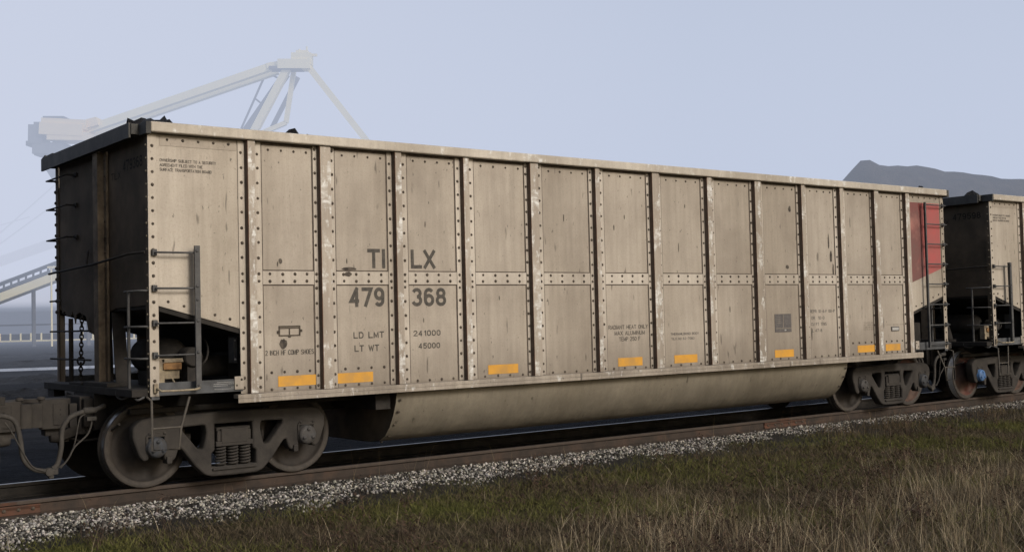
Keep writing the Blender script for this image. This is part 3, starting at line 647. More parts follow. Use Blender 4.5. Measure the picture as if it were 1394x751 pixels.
def numbers(R, first, second, end):
    t = lambda s, x0, x1, z0, z1, bold: text_part(R, s, x0, x1, z0, z1, -YS-.003, M['letter'], bold=bold)
    t('TI', 2.385, 2.625, 2.362, 2.588, .022); t('LX', 2.985, 3.335, 2.362, 2.588, .022)
    t(first, 2.135, 2.605, 1.912, 2.138, .022); t(second, 2.985, 3.485, 1.908, 2.13, .022)
    text_part(R, end, -.80, -1.38, 3.42, 3.54, XL+.002, M['endnum'], bold=.015, face='x')
    for k, (x, z) in enumerate(((-.30, 3.33),)): text_part(R, 'TILX', -.42, -.72, 3.36, 3.44, XL+.002, M['endnum'], face='x')

PITCH = 16.05
G1 = make_gondola()
G2 = copy_tree(G1); G2.location.x = PITCH
G0 = copy_tree(G1); G0.location.x = -PITCH-.05
numbers(G1, '479', '368', '479368'); numbers(G2, '479', '598', '479598'); numbers(G0, '479', '221', '479221')
for g in (G1, G2): hoses(g); hoses_right(g)
hoses_right(G0)
G1['label'] = 'dusty aluminium coal wagon numbered 479368 filling the middle of the photo'
G2['label'] = 'following coal wagon coupled behind 479368, only its dark end and first bays in view'
G0['label'] = 'wagon coupled ahead of 479368, showing only its coupler and air hose at the left edge'
# the odd coloured wheels and caps
def pick(R, name, x, near=True):
    best = None
    for t_ in kids(R):
        if not t_.name.startswith('truck'): continue
        for c in kids(t_):
            if c.name.split('.')[0] != name: continue
            vs = c.data.vertices; cx = sum(v.co.x for v in vs)/len(vs); cy = sum(v.co.y for v in vs)/len(vs)
            if (cy < 0) == near and abs(cx-x) < .3: best = c
    return best
def recolour(o, slot, m, label):
    o.data = o.data.copy(); o.data.materials[slot] = m; o['label'] = label
recolour(pick(G2, 'bearing_cap', 0), 0, M['capblue'], 'bright blue bearing cap')
recolour(pick(G1, 'bearing_cap', 14.148), 0, M['capdim'], 'blue grey bearing cap')
recolour(pick(G1, 'bearing_cap', 0), 0, M['capdim'], 'blue grey bearing cap')
recolour(pick(G2, 'wheel', 0), 0, M['wheelred'], 'wheel with a reddish rusty plate and bright tread')
M['brighttread'] = grimy('bright_tread', (.75, .75, .75), (.5, .5, .5), 14, .35, metal=.35, bs=.05)
pick(G2, 'wheel', 0).data.materials[1] = M['brighttread']
recolour(pick(G2, 'wheel', 1.778), 0, M['wheelred'], 'reddish rusty wheel')
recolour(pick(G1, 'wheel', 14.148), 0, M['wheelred'], 'reddish brown wheel')

# oily smudges on wagon 479368
def smudges(R):
    for (x, z, rx, rz, d) in ((2.14, 2.352, .10, .018, .0038), (2.12, 2.29, .05, .028, .0125), (2.11, 2.44, .006, .03, .0038), (1.29, 1.515, .045, .055, .0038), (1.27, 2.43, .022, .03, .0038), (1.235, 2.40, .006, .03, .0038),
                           (11.05, 2.62, .03, .09, .0038), (11.0, 2.86, .015, .12, .0038), (11.1, 2.40, .02, .1, .0038), (9.95, 2.44, .04, .03, .0038), (10.05, 3.35, .03, .05, .0038), (4.3, 2.0, .006, .03, .0038), (6.5, 3.1, .008, .035, .0038), (8.6, 1.8, .008, .05, .0038), (10.5, 1.38, .012, .1, .0038), (3.15, 1.74, .006, .03, .0038),
                           (3.2, 2.9, .006, .04, .0038), (5.4, 3.05, .007, .05, .0038), (6.3, 2.95, .008, .04, .0038), (7.55, 2.7, .007, .07, .0038), (7.7, 3.3, .008, .03, .0038)):
        b = MB(); n = 18; y = -YS-d; vs = [(x, y, z)]
        for k in range(n):
            t_ = 2*PI*k/n; q = random.uniform(.85, 1.12); vs.append((x+rx*q*math.cos(t_), y, z+rz*q*math.sin(t_)))
        b.add(vs, [(0, 1+k, 1+(k+1) % n) for k in range(n)]); b.build('stain', [M['blot']], R)
smudges(G1)

# coal in the wagons
def coal_load(x0, seed, label, bumps):
    r = np.random.default_rng(seed); nx, ny = 190, 44
    X = np.linspace(XL+.03, XR-.03, nx); Y = np.linspace(-1.5, 1.5, ny)
    gx, gy = np.meshgrid(X, Y, indexing='ij')
    Z = 3.55+.12*np.sin(gx*1.3+seed)*np.cos(gy*1.1)
    n = r.standard_normal((nx, ny)); k = n.copy()
    for _ in range(2): k = (k+np.roll(k, 1, 0)+np.roll(k, -1, 0)+np.roll(k, 1, 1)+np.roll(k, -1, 1))/5
    Z += .05*k+.022*n
    for (bx_, by_, h, s) in bumps: Z = np.maximum(Z, 3.55+h*np.exp(-(((gx-bx_)/s)**2+((gy-by_)/.28)**2)**1.0)+.07*k+.03*n)
    Z = np.minimum(Z, 4.12)
    vs = [tuple(p) for p in np.stack([gx, gy, Z], -1).reshape(-1, 3)]
    fs = [(i*ny+j, (i+1)*ny+j, (i+1)*ny+j+1, i*ny+j+1) for i in range(nx-1) for j in range(ny-1)]
    m = MB(); m.add(vs, fs); o = m.build('coal_load', [M['coal']]); o.location.x = x0
    tag(o, label, 'coal'); return o
coal_load(0, 3, 'black coal heaped just above the rim of wagon 479368', [(.0, -1.15, .40, .38), (-.05, -.8, .42, .25), (1.55, -1.30, .345, .25), (1.78, -1.28, .335, .2), (14.05, -1.25, .36, .26), (13.6, .3, .2, .5)])
coal_load(PITCH, 5, 'black coal showing over the rim of the second wagon', [(-.05, -.3, .44, .3), (0, -1.05, .44, .22)])

# ------------------------------------------------------------------ track
def rail(y, label, shiny):
    R = root('rail', (0, 0, 0), label, 'rail', 'rails of the track')
    x0, x1 = -30, 75
    prof = [(-.07, -.165), (.07, -.165), (.07, -.153), (.012, -.132), (.009, -.05), (.034, -.036), (.036, -.012), (.028, -.001), (-.028, -.001), (-.036, -.012), (-.034, -.036), (-.009, -.05), (-.012, -.132), (-.07, -.153)]
    m = MB(); n = len(prof); k = 1
    vs = [(x0, y+a, b) for a, b in prof]+[(x1, y+a, b) for a, b in prof]
    for i in range(n):
        mi = 1 if (i == 7 if shiny else i in (6, 7, 8, 9)) else 0
        m.add(vs, [(i, (i+1) % n, n+(i+1) % n, n+i)], mi)
    m.build('rail_bar', [M['darksteel' if shiny else 'rail'], M['railshine' if shiny else 'railhead']], R)
    if not shiny:
        for (a, b, o) in ((-1.95, -1.1, 1), (10.2, 11.25, 0), (22.5, 23.4, 0)):
            j = MB(); j.prism([(y-.010, -.126), (y-.010, -.054), (y-.031, -.045), (y-.036, -.06), (y-.022, -.09), (y-.040, -.135), (y-.030, -.142)], 'x', a, b)
            for q in range(6): j.rivet(a+(b-a)*(q+.5)/6, y-.030, -.09, .02)
            j.box(a+.3, a+.62, y-.0375, y-.0362, -.034, -.004, 0)
            j.build('joint_bar', [M['orange'], M['rivet']], R)
    else:
        for x in np.arange(-2.6, 30, .61*2):
            j = MB(); j.box(x-.03, x+.03, y+.02, y+.10, -.14, -.03); j.build('rail_clip', [M['railshine']], R)
    return R
rail(-.753, 'near rusty brown rail of the track, bedded in pale ballast', False)
rail(.753, 'far rail beyond the wagon wheels, its head a thin bright line', True)

# ballast bed and stones
def strip(name, pts, x0, x1, m, label=None, dx=.5, jitter=.012, seed=1, kind='structure'):
    r = np.random.default_rng(seed); xs = np.arange(x0, x1+dx, dx); vs = []; n = len(pts)
    for x in xs:
        for y, z in pts: vs.append((x, y, z+r.uniform(-jitter, jitter)))
    fs = [(i*n+j, (i+1)*n+j, (i+1)*n+j+1, i*n+j+1) for i in range(len(xs)-1) for j in range(n-1)]
    b = MB(); b.add(vs, [f[::-1] for f in fs], 0, True); o = b.build(name, [m]); o['kind'] = kind
    if label: o['label'] = label
    return o
M['bed'] = grimy('dirty_ballast', (.010, .009, .009), (.03, .027, .024), 25, .95, (.05, .045, .04), bs=1, bd=.03)
M['cinder'] = grimy('ballast_shoulder', (.025, .023, .020), (.055, .05, .045), 40, .95, (.03, .028, .02), bs=1, bd=.03)
strip('ballast_bed', [(2.6, -.38), (2.0, -.24), (1.4, -.175), (.85, -.17), (.66, -.17), (0, -.165), (-.66, -.17)], -30, 80, M['bed'])
strip('ballast_shoulder', [(-.66, -.17), (-.85, -.17), (-1.2, -.185), (-1.7, -.215), (-2.2, -.265), (-2.6, -.33)], -30, 80, M['cinder'], seed=2)

def speckle_mat(name, attr='tone', rough=.9, trans=0):
    m, nt, b = mat(name)
    a = nt.nodes.new('ShaderNodeAttribute'); a.attribute_name = attr
    nt.links.new(a.outputs['Color'], b.inputs['Base Color']); b.inputs['Roughness'].default_value = rough; b.inputs['Specular IOR Level'].default_value = .2
    return m
def np_mesh(name, V, F, C, m, smooth=False):
    """V (n,3), F (k,3|4) ints, C (n,3) point colours"""
    me = bpy.data.meshes.new(name); me.vertices.add(len(V)); me.vertices.foreach_set('co', V.astype('f').ravel())
    k = F.shape[1]; me.loops.add(F.size); me.loops.foreach_set('vertex_index', F.astype('i').ravel())
    me.polygons.add(len(F)); me.polygons.foreach_set('loop_start', np.arange(0, F.size, k, dtype='i'))
    try: me.polygons.foreach_set('loop_total', np.full(len(F), k, dtype='i'))
    except Exception: pass
    at = me.attributes.new('tone', 'FLOAT_COLOR', 'POINT'); at.data.foreach_set('color', np.concatenate([C, np.ones((len(C), 1))], 1).astype('f').ravel())
    me.materials.append(m); me.update(calc_edges=True); me.validate()
    if smooth: me.polygons.foreach_set('use_smooth', np.ones(len(F), bool))
    o = bpy.data.objects.new(name, me); col.objects.link(o); return o
def icosa():
    p = (1+5**.5)/2
    v = np.array([(-1,p,0),(1,p,0),(-1,-p,0),(1,-p,0),(0,-1,p),(0,1,p),(0,-1,-p),(0,1,-p),(p,0,-1),(p,0,1),(-p,0,-1),(-p,0,1)], float); v /= np.linalg.norm(v[0])
    f = np.array([(0,11,5),(0,5,1),(0,1,7),(0,7,10),(0,10,11),(1,5,9),(5,11,4),(11,10,2),(10,7,6),(7,1,8),(3,9,4),(3,4,2),(3,2,6),(3,6,8),(3,8,9),(4,9,5),(2,4,11),(6,2,10),(8,6,7),(9,8,1)])
    return v, f
def lowfreq(x, y, s, seed):
    r = np.random.default_rng(seed); o = 0
    for k in range(5):
        a, b, c = r.uniform(-1, 1, 3); w = s*(1.0+.8*k); o = o+np.sin(x*w*a*2+y*w*b*2+c*9)/(1+.4*k)
    return o/2.2
def bed_z(y): return np.interp(y, [-2.6, -2.2, -1.7, -1.2, -.85], [-.33, -.265, -.215, -.185, -.17])
def stones(N, x0, x1, ylo, yhi, name, label, tone, smin=.012, smax=.030):
    x = x0+(x1-x0)*rng.random(N)**1.15; y = rng.uniform(ylo, yhi, N)
    edge = -1.84+.22*lowfreq(x, y*0, 1.1, 4)+.22*lowfreq(x, y, 4, 9)+.55*np.clip((x-2)/10, 0, 1)
    keep = rng.random(N) < np.clip((y-edge)/.45+.40, 0, 1)
    bare = lowfreq(x, y*3, 1.7, 12) > .60
    keep &= ~(bare & (rng.random(N) < .75))
    x, y, edge = x[keep], y[keep], edge[keep]; n = len(x)
    s = rng.uniform(smin, smax, n)*rng.uniform(.7, 1.15, n)
    bv, bf = icosa(); nv = len(bv)
    V = bv[None]*(1+rng.uniform(-.28, .28, (n, nv, 1)))
    V *= rng.uniform(.6, 1.25, (n, 1, 3)); V *= s[:, None, None]
    th = rng.uniform(0, 2*PI, n); ph = rng.uniform(-.8, .8, n)
    c, d = np.cos(th)[:, None], np.sin(th)[:, None]; V = np.stack([V[..., 0]*c-V[..., 1]*d, V[..., 0]*d+V[..., 1]*c, V[..., 2]], -1)
    c, d = np.cos(ph)[:, None], np.sin(ph)[:, None]; V = np.stack([V[..., 0], V[..., 1]*c-V[..., 2]*d, V[..., 1]*d+V[..., 2]*c], -1)
    V[..., 0] += x[:, None]; V[..., 1] += y[:, None]; V[..., 2] += (bed_z(y)+s*rng.uniform(-.1, .9, n))[:, None]
    F = (bf[None]+(np.arange(n)*nv)[:, None, None]).reshape(-1, 3)
    g = tone[0]+(tone[1]-tone[0])*rng.random(n)**2.2
    C = np.stack([g*rng.uniform(.98, 1.08, n), g*rng.uniform(.95, 1.0, n), g*rng.uniform(.80, .97, n)], -1)
    C[y < edge+.1] *= .7
    o = np_mesh(name, V.reshape(-1, 3), F, np.repeat(C, nv, 0), speckle_mat(name+'_stone', rough=.75)); tag(o, label, 'gravel', kind='stuff'); return o
stones(78000, -3.2, 22, -2.45, -.84, 'ballast_gravel', 'pale grey crushed stone ballast along the near rail', (.025, .50), .007, .021)

# ------------------------------------------------------------------ ground
def ground_mat():
    m, nt, b = mat('mossy_verge'); v = coords(nt)
    n1 = noise(nt, v, .9, 5, .6); n2 = noise(nt, v, 9, 5, .7); n3 = noise(nt, coords(nt, loc=(7, 3, 0)), 2.1, 4, .6)
    c = mix(nt, (.028, .023, .015), (.07, .056, .034), ramp(nt, n2, [(.35, 0), (.65, 1)]))
    c = mix(nt, c, (.080, .092, .022), ramp(nt, n1, [(.48, 0), (.62, .8)]))
    c = mix(nt, c, (.085, .068, .045), ramp(nt, n3, [(.54, 0), (.66, .8)]))
    nt.links.new(c, b.inputs['Base Color']); b.inputs['Roughness'].default_value = 1; b.inputs['Specular IOR Level'].default_value = .1
    bump(nt, b, noise(nt, v, 40, 5, .75), 1, .04); return m
M['verge'] = ground_mat()
gx = np.concatenate([np.arange(-8, 26, .3), np.arange(26, 90, 3)]); gy = np.concatenate([np.arange(-20, -9, 1.0), np.arange(-9, -2.2, .2), [-2.2, -1.95]])
def verge_z(x, y):
    z = np.interp(y, [-20, -6, -3.4, -2.2, -1.9], [-.42, -.37, -.33, -.262, -.30])
    return z+(.018*lowfreq(x, y, 1.3, 21)+.012*lowfreq(x, y, 4, 22))*np.clip((-y-2.1)/.6, 0, 1)
X, Y = np.meshgrid(gx, gy, indexing='ij'); V = np.stack([X, Y, verge_z(X, Y)], -1).reshape(-1, 3); ny = len(gy)
idx = np.arange(len(gx)*ny).reshape(len(gx), ny)
F = np.stack([idx[:-1, :-1], idx[1:, :-1], idx[1:, 1:], idx[:-1, 1:]], -1).reshape(-1, 4)
o = np_mesh('verge', V, F, np.zeros((len(V), 3)), M['verge'], True); o['kind'] = 'structure'

def yard_mat():
    m, nt, b = mat('coal_yard_ground'); v = coords(nt)
    n1 = noise(nt, coords(nt, (.35, 1, 1)), .12, 6, .65); n2 = noise(nt, v, 1.6, 6, .7)
    c = mix(nt, (.004, .005, .007), (.014, .016, .022), ramp(nt, n2, [(.35, 0), (.7, 1)]))
    c = mix(nt, c, (.030, .032, .038), ramp(nt, n1, [(.48, 0), (.60, .9)]))
    c = mix(nt, c, (.002, .0025, .004), ramp(nt, noise(nt, coords(nt, (.15, 1, 1), loc=(3, 9, 0)), .5, 5, .7), [(.5, 0), (.62, .8)]))
    nt.links.new(c, b.inputs['Base Color']); b.inputs['Roughness'].default_value = .95; b.inputs['Specular IOR Level'].default_value = .08
    bump(nt, b, noise(nt, v, 2.5, 7, .75), 1, .35); return m
g = MB(); g.add([(-3000, -3000, -.45), (3000, -3000, -.45), (3000, 3000, -.45), (-3000, 3000, -.45)], [(0,1,2,3)])
g.build('ground', [yard_mat()])['kind'] = 'structure'
# low windrows of spilled coal across the yard
M['spill'] = grimy('spilled_coal', (.005, .006, .008), (.018, .020, .026), 1.2, .95, bs=1, bd=.2)
for i_, (x0_, y0_, x1_, y1_, h_) in enumerate(((-2, 33, 26, 22, .30), (0, 44, 34, 31, .35), (2, 72, 60, 50, .45), (10, 100, 90, 72, .5), (-5, 20, 30, 9, .22))):
    r_ = np.random.default_rng(90+i_); n_ = 160; t_ = np.linspace(0, 1, n_); k_ = np.linspace(-1, 1, 9); w_ = h_*3
    cx_ = x0_+(x1_-x0_)*t_; cy_ = y0_+(y1_-y0_)*t_+1.2*np.sin(t_*14+i_)
    hh_ = h_*(.35+.65*np.abs(np.sin(t_*23+i_)*np.cos(t_*9)))
    Xw = cx_[:, None]+0*k_; Yw = cy_[:, None]+k_*w_+r_.normal(0, .12, (n_, 9)); Zw = -.452+hh_[:, None]*(1-np.abs(k_))+r_.normal(0, .035, (n_, 9))*(np.abs(k_) < .95)
    id_ = np.arange(n_*9).reshape(n_, 9)
    ow = np_mesh('coal_spill', np.stack([Xw, Yw, Zw], -1).reshape(-1, 3), np.stack([id_[:-1, :-1], id_[1:, :-1], id_[1:, 1:], id_[:-1, 1:]], -1).reshape(-1, 4), np.zeros((n_*9, 3)), M['spill'], True); ow['kind'] = 'structure'
# standing water in the yard
m, nt, b = mat('yard_water'); b.inputs['Base Color'].default_value = (.12, .13, .15, 1); b.inputs['Roughness'].default_value = .18; b.inputs['Specular IOR Level'].default_value = .6
def pool(name, pts, z=-.44):
    b_ = MB(); b_.add([(x, y, z) for x, y in pts], [list(range(len(pts)))]); o_ = b_.build(name, [m]); o_['kind'] = 'structure'; return o_
pool('water', [(2, 63), (8, 62), (14, 60.5), (20, 59), (30, 55), (29, 52.5), (20, 53.5), (15, 54.5), (10, 56), (4, 58), (-4, 60), (-4, 63)])
pool('water', [(5.8, 26.3), (6.6, 26.0), (7.2, 25.5), (7.0, 25.1), (6.3, 25.3), (5.7, 25.8)])

# ------------------------------------------------------------------ grass and weeds
CAM = np.array([-4.6537, -13.3835, 1.7169])
def blades(x, y, z, h, w, lean, C0, C1, seg=3, curl=.25):
    """ribbon blades facing random directions; returns verts, quads, colours"""
    n = len(x); th = rng.uniform(0, 2*PI, n); la = rng.uniform(0, 2*PI, n)
    t = np.linspace(0, 1, seg+1)[None]
    bend = lean[:, None]*(t+curl*t*t*3)
    px = x[:, None]+np.cos(la)[:, None]*bend*h[:, None]; py = y[:, None]+np.sin(la)[:, None]*bend*h[:, None]
    pz = z[:, None]+h[:, None]*t*(1-.25*np.minimum(lean, 1)[:, None]*t)
    ww = (w[:, None]*(1-t*.88))/2
    ax, ay = np.cos(th)[:, None]*ww, np.sin(th)[:, None]*ww
    V = np.stack([np.stack([px-ax, py-ay, pz], -1), np.stack([px+ax, py+ay, pz], -1)], 2).reshape(n, -1, 3)
    nv = V.shape[1]; base = np.array([(2*i, 2*i+1, 2*i+3, 2*i+2) for i in range(seg)])
    F = (base[None]+(np.arange(n)*nv)[:, None, None]).reshape(-1, 4)
    tt = np.repeat(t, 2, 1).reshape(1, seg+1, 2, 1) if False else np.repeat(t[0], 2)[None, :, None]
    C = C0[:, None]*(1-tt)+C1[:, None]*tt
    return V.reshape(-1, 3), F, C.reshape(-1, 3)
def combine(parts):
    Vs, Fs, Cs = [], [], []; o = 0
    for V, F, C in parts: Vs.append(V); Fs.append(F+o); Cs.append(C); o += len(V)
    return np.concatenate(Vs), np.concatenate(Fs), np.concatenate(Cs)
def sample(N, x0, x1, y0, y1):
    x = rng.uniform(x0, x1, N); y = rng.uniform(y0, y1, N)
    d = np.stack([x, y], -1)-CAM[:2]; F2 = np.array([.612, .79]); R2 = np.array([.7909, -.6115])
    f = d@F2; s = d@R2
    k = (f > 2.5) & (np.abs(s) < f*.47+.6); return x[k], y[k]
def tint(n, a, b, j=.15):
    t = rng.random((n, 1)); return (np.array(a)*(1-t)+np.array(b)*t)*rng.uniform(1-j, 1+j, (n, 1))
def tallness(x, y):
    """0 where only low growth stands, 1 in the tall dry grass"""
    return np.clip((-y-3.7+.9*lowfreq(x, y, .8, 31))/2.6, 0, 1)*np.clip((x+.3)/3.0, 0, 1)
parts = []
x, y = sample(360000, -4, 24, -9, -1.5)
tl = tallness(x, y); gr = lowfreq(x, y, .9, 41); k = (rng.random(len(x)) < .85) & (rng.random(len(x)) < np.clip((-y-1.75-.25*lowfreq(x, y, 3, 77)+.35*np.clip((x-2)/10, 0, 1))/.5, 0, 1)); x, y, tl, gr = x[k], y[k], tl[k], gr[k]; n = len(x)
h = rng.uniform(.025, .085, n)*(1+1.0*tl); green = (gr+rng.uniform(-.7, .7, n)) > .16
C1 = np.where(green[:, None], tint(n, (.085, .092, .025), (.175, .170, .055)), tint(n, (.066, .052, .034), (.18, .145, .092)))
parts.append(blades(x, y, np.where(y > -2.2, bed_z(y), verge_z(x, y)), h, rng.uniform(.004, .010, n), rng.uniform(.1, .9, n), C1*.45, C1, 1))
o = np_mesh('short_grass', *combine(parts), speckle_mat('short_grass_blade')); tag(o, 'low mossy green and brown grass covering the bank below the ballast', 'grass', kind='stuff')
parts = []
cx, cy = sample(15000, -1, 24, -9, -2.2)
tl = tallness(cx, cy); k = rng.random(len(cx)) < tl**1.2*np.clip(.55+.5*lowfreq(cx, cy, 3.2, 51), .12, 1); cx, cy, tl = cx[k], cy[k], tl[k]
m_ = 13; n = len(cx)*m_; ang = rng.uniform(0, 2*PI, n); rad = rng.uniform(0, 1, n)**.6*np.repeat(rng.uniform(.02, .11, len(cx)), m_)
x = np.repeat(cx, m_)+np.cos(ang)*rad; y = np.repeat(cy, m_)+np.sin(ang)*rad; tl = np.repeat(tl, m_)
h = rng.uniform(.35, 1.1, n)*np.repeat(rng.uniform(.14, .40, len(cx)), m_)*(.5+.55*tl)
base_c = np.repeat(tint(len(cx), (.16, .125, .08), (.50, .42, .285), .28), m_, 0); C1 = base_c*rng.uniform(.6, 1.25, (n, 1)); C1[rng.random(n) < .22] *= np.array([.5, .42, .38])
flat = rng.random(n) < .18; ln = np.where(flat, rng.uniform(.6, 1.5, n), rng.uniform(0, .45, n)); h = np.where(flat, h*.75, h)
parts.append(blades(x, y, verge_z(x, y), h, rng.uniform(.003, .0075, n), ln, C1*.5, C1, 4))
x, y = sample(70000, -1, 24, -9, -2.2); tl = tallness(x, y); k = rng.random(len(x)) < tl*.8+.05; x, y, tl = x[k], y[k], tl[k]; n = len(x)   # broken matted stems
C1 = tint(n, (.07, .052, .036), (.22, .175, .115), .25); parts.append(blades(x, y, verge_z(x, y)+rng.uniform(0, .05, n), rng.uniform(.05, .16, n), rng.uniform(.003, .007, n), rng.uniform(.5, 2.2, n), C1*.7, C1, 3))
x, y = sample(4800, -3, 24, -9, -2.0)
tl = tallness(x, y); k = rng.random(len(x)) < tl*.85+.10; x, y, tl = x[k], y[k], tl[k]; n = len(x)
h = rng.uniform(.18, .56, n)*(.6+.4*tl); C1 = tint(n, (.24, .195, .13), (.46, .39, .28), .2)
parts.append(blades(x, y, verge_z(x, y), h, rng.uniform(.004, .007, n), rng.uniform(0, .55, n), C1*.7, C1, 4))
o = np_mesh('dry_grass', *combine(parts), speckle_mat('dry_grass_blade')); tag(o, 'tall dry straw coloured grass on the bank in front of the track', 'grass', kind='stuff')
# dead branching weeds with dark seed heads
parts = []
x, y = sample(5200, -3, 24, -8.5, -2.1)
tl = tallness(x, y); cl = lowfreq(x, y, 1.6, 61); k = rng.random(len(x)) < np.clip(.16+.6*cl, .06, .8)*(.45+.55*tl); x, y = x[k], y[k]
for cx, cy in zip(x, y):
    H = random.uniform(.12, .42); m_ = random.randint(5, 10); z0 = float(verge_z(np.array(cx), np.array(cy)))
    c = tint(m_, (.034, .022, .018), (.075, .048, .036)); hh = np.full(m_, H)*rng.uniform(.6, 1.05, m_)
    bx_ = cx+rng.uniform(-.05, .05, m_); by_ = cy+rng.uniform(-.05, .05, m_)
    parts.append(blades(bx_, by_, np.full(m_, z0), hh, np.full(m_, .006), rng.uniform(.1, .6, m_), c, c, 3))
    q = m_*4; qc = tint(q, (.028, .018, .014), (.085, .055, .038))
    parts.append(blades(cx+rng.uniform(-.10, .10, q), cy+rng.uniform(-.10, .10, q), z0+H*rng.uniform(.35, .95, q), rng.uniform(.015, .05, q), rng.uniform(.008, .02, q), rng.uniform(.3, 1.6, q), qc, qc, 3))
o = np_mesh('dead_weeds', *combine(parts), speckle_mat('dead_weed')); tag(o, 'dead dark brown branching weeds scattered through the grass', 'weeds', kind='stuff')
# sparse thin stalks growing beside the rail
parts = []
x = rng.uniform(-1, 22, 95); y = rng.uniform(-1.9, -.95, 95); n = 95
C1 = tint(n, (.16, .12, .07), (.28, .22, .13)); parts.append(blades(x, y, bed_z(y), rng.uniform(.12, .5, n), rng.uniform(.003, .005, n), rng.uniform(0, .35, n), C1, C1, 4))
cx = np.concatenate([rng.normal(12.3, .35, 260), rng.normal(10.9, .3, 160), rng.normal(15.4, .5, 200), rng.normal(17.5, .5, 160)]); n = len(cx); cy = rng.normal(-1.75, .18, n)
C1 = tint(n, (.10, .075, .045), (.19, .14, .08)); parts.append(blades(cx, cy, bed_z(cy), rng.uniform(.1, .3, n), np.full(n, .006), rng.uniform(0, .5, n), C1*.6, C1, 3))
o = np_mesh('trackside_weeds', *combine(parts), speckle_mat('trackside_weed')); tag(o, 'thin dry stalks growing out of the ballast beside the rail', 'weeds', kind='stuff')

# ------------------------------------------------------------------ distant yard, half lost in haze
M['cream'] = grimy('cream_painted_steel', (.92, .83, .54), (.84, .75, .50), .3, .7, bs=.05)
M['creamwarm'] = grimy('warm_cream_steel', (.92, .74, .46), (.85, .68, .45), .3, .7, bs=.05)
M['bggrey'] = grimy('grey_steel_far', (.09, .095, .11), (.16, .16, .165), .4, .7, bs=.05)
M['bgdark'] = grimy('dark_steel_far', (.045, .05, .06), (.08, .085, .095), .4, .8, bs=.05)
H2 = Vector((.7909, -.6115, 0)).normalized(); D2 = Vector((.6115, .7909, 0)).normalized()
def frame(o): return lambda h, z, d=0: Vector(o)+H2*h+D2*d+Vector((0, 0, z))
# stacker: luffing boom hung from a mast head, legs and tail stay, slewing base
S = root('stacker_crane', (87.0, 168, -.45), 'cream stacker crane with a long boom and tall mast fading into the fog', 'crane')
f = frame((87.7, 166.2, 0))
def zz(h, v): return 2.15+(442-.0243*(h/.1252)-v)*.1252
def ph(u): return (u-395)*.1252
def pt(u, v, d=0): return f(ph(u), zz(ph(u), v), d)
b = MB(); b.beam(pt(372, 93), pt(96, 188), 1.3, 1.25); b.beam(pt(372, 93, 4), pt(96, 188, 4), 1.3, 1.0); b.build('boom', [M['cream']], S)
b = MB(); b.beam(pt(380, 92), pt(424, 92), 3, 1.6); b.beam(pt(398, 84), pt(425, 84), 2.4, 1.9); b.beam(pt(404, 76), pt(420, 76), 1.4, .9); b.beam(pt(364, 94), pt(380, 91), 1.6, .9)
b.beam(pt(424, 78), pt(432, 78), .5, .4); b.beam(pt(408, 70), pt(408, 80), .3, .3); b.beam(pt(418, 66), pt(418, 80), .2, .2); b.build('mast_head', [M['cream']], S)
b = MB(); b.beam(pt(368, 97), pt(412, 97), 2.6, .5); b.build('head_underframe', [M['bggrey']], S)
b = MB(); b.beam(pt(392, 95), pt(300, 265), 1.4, 1.2); b.build('mast_leg', [M['cream']], S)
b = MB(); b.beam(pt(382, 95, 5), pt(278, 242, 5), 1.5, 1.2); b.build('mast_leg', [M['bggrey']], S)
b = MB(); b.beam(pt(394, 95, 8), pt(320, 235, 8), .7, .7); b.build('mast_leg', [M['bggrey']], S)
b = MB(); b.beam(pt(397, 96, 2), pt(385, 168, 2), .8, .75); b.beam(pt(385, 168, 2), pt(352, 182, 2), .8, .75); b.beam(pt(391, 130, 2.4), pt(384, 168, 2.4), .5, .6); b.build('strut', [M['cream']], S)
b = MB(); b.beam(pt(352, 98, 5), pt(318, 172, 5), .3, .3); b.beam(pt(338, 130, 5), pt(348, 138, 5), .3, .3); b.beam(pt(360, 96, 5), pt(376, 104, 5), .3, .3); b.build('stay_cable', [M['bggrey']], S)
b = MB(); b.beam(pt(417, 90), pt(600, 330), 1.3, 1.05); b.build('tail_stay', [M['cream']], S)
b = MB(); b.beam(pt(62, 173), pt(122, 176), 4.5, 1.6); b.beam(pt(60, 181), pt(118, 184), 5, 2.0); b.beam(pt(105, 178), pt(135, 170), 3, 1.4); b.beam(pt(70, 191), pt(125, 192), 4.8, 1.4); b.build('boom_tip_deck', [M['creamwarm']], S)
b = MB(); b.beam(pt(64, 168), pt(92, 168), 4.2, .9); b.beam(pt(62, 174), pt(108, 175), 4, 1.6); b.beam(pt(43, 188), pt(62, 188), 3.6, 3.2); b.beam(pt(50, 178), pt(62, 178), 3.2, 1.6); b.beam(pt(38, 200), pt(48, 200), 2.4, .8); b.beam(pt(48, 207), pt(90, 207), 3.4, 1.9)
b.beam(pt(50, 213), pt(62, 213), 3, .9); b.build('machinery_house', [M['bggrey']], S)
b = MB(); b.beam(pt(108, 176), pt(116, 168), .3, .3); b.beam(pt(110, 172), pt(124, 169), .15, .15); b.beam(pt(111, 168), pt(111, 176), .15, .15); b.build('handrail', [M['bggrey']], S)
b = MB()
p0 = [(58, 218), (92, 218), (92, 262), (80, 258), (68, 246), (59, 232)]
q = [pt(u, v, 0) for u, v in p0]+[pt(u, v, 4) for u, v in p0]; n = 6
b.add(q, [list(range(n)), list(range(n, 2*n))[::-1]]+[(i, n+i, n+(i+1) % n, (i+1) % n) for i in range(n)]); b.build('chute', [M['bggrey']], S)
b = MB(); b.beam(pt(255, 255), pt(620, 290), 8, 4)
for u in (300, 420): b.beam(pt(u, 260), pt(u, 458), 3, 2.5)
b.beam(pt(280, 452), pt(560, 440), 9, 2.2); b.build('slewing_base', [M['bggrey']], S)
for o_ in kids(S): o_.matrix_parent_inverse = Matrix.Translation(-Vector(S.location))
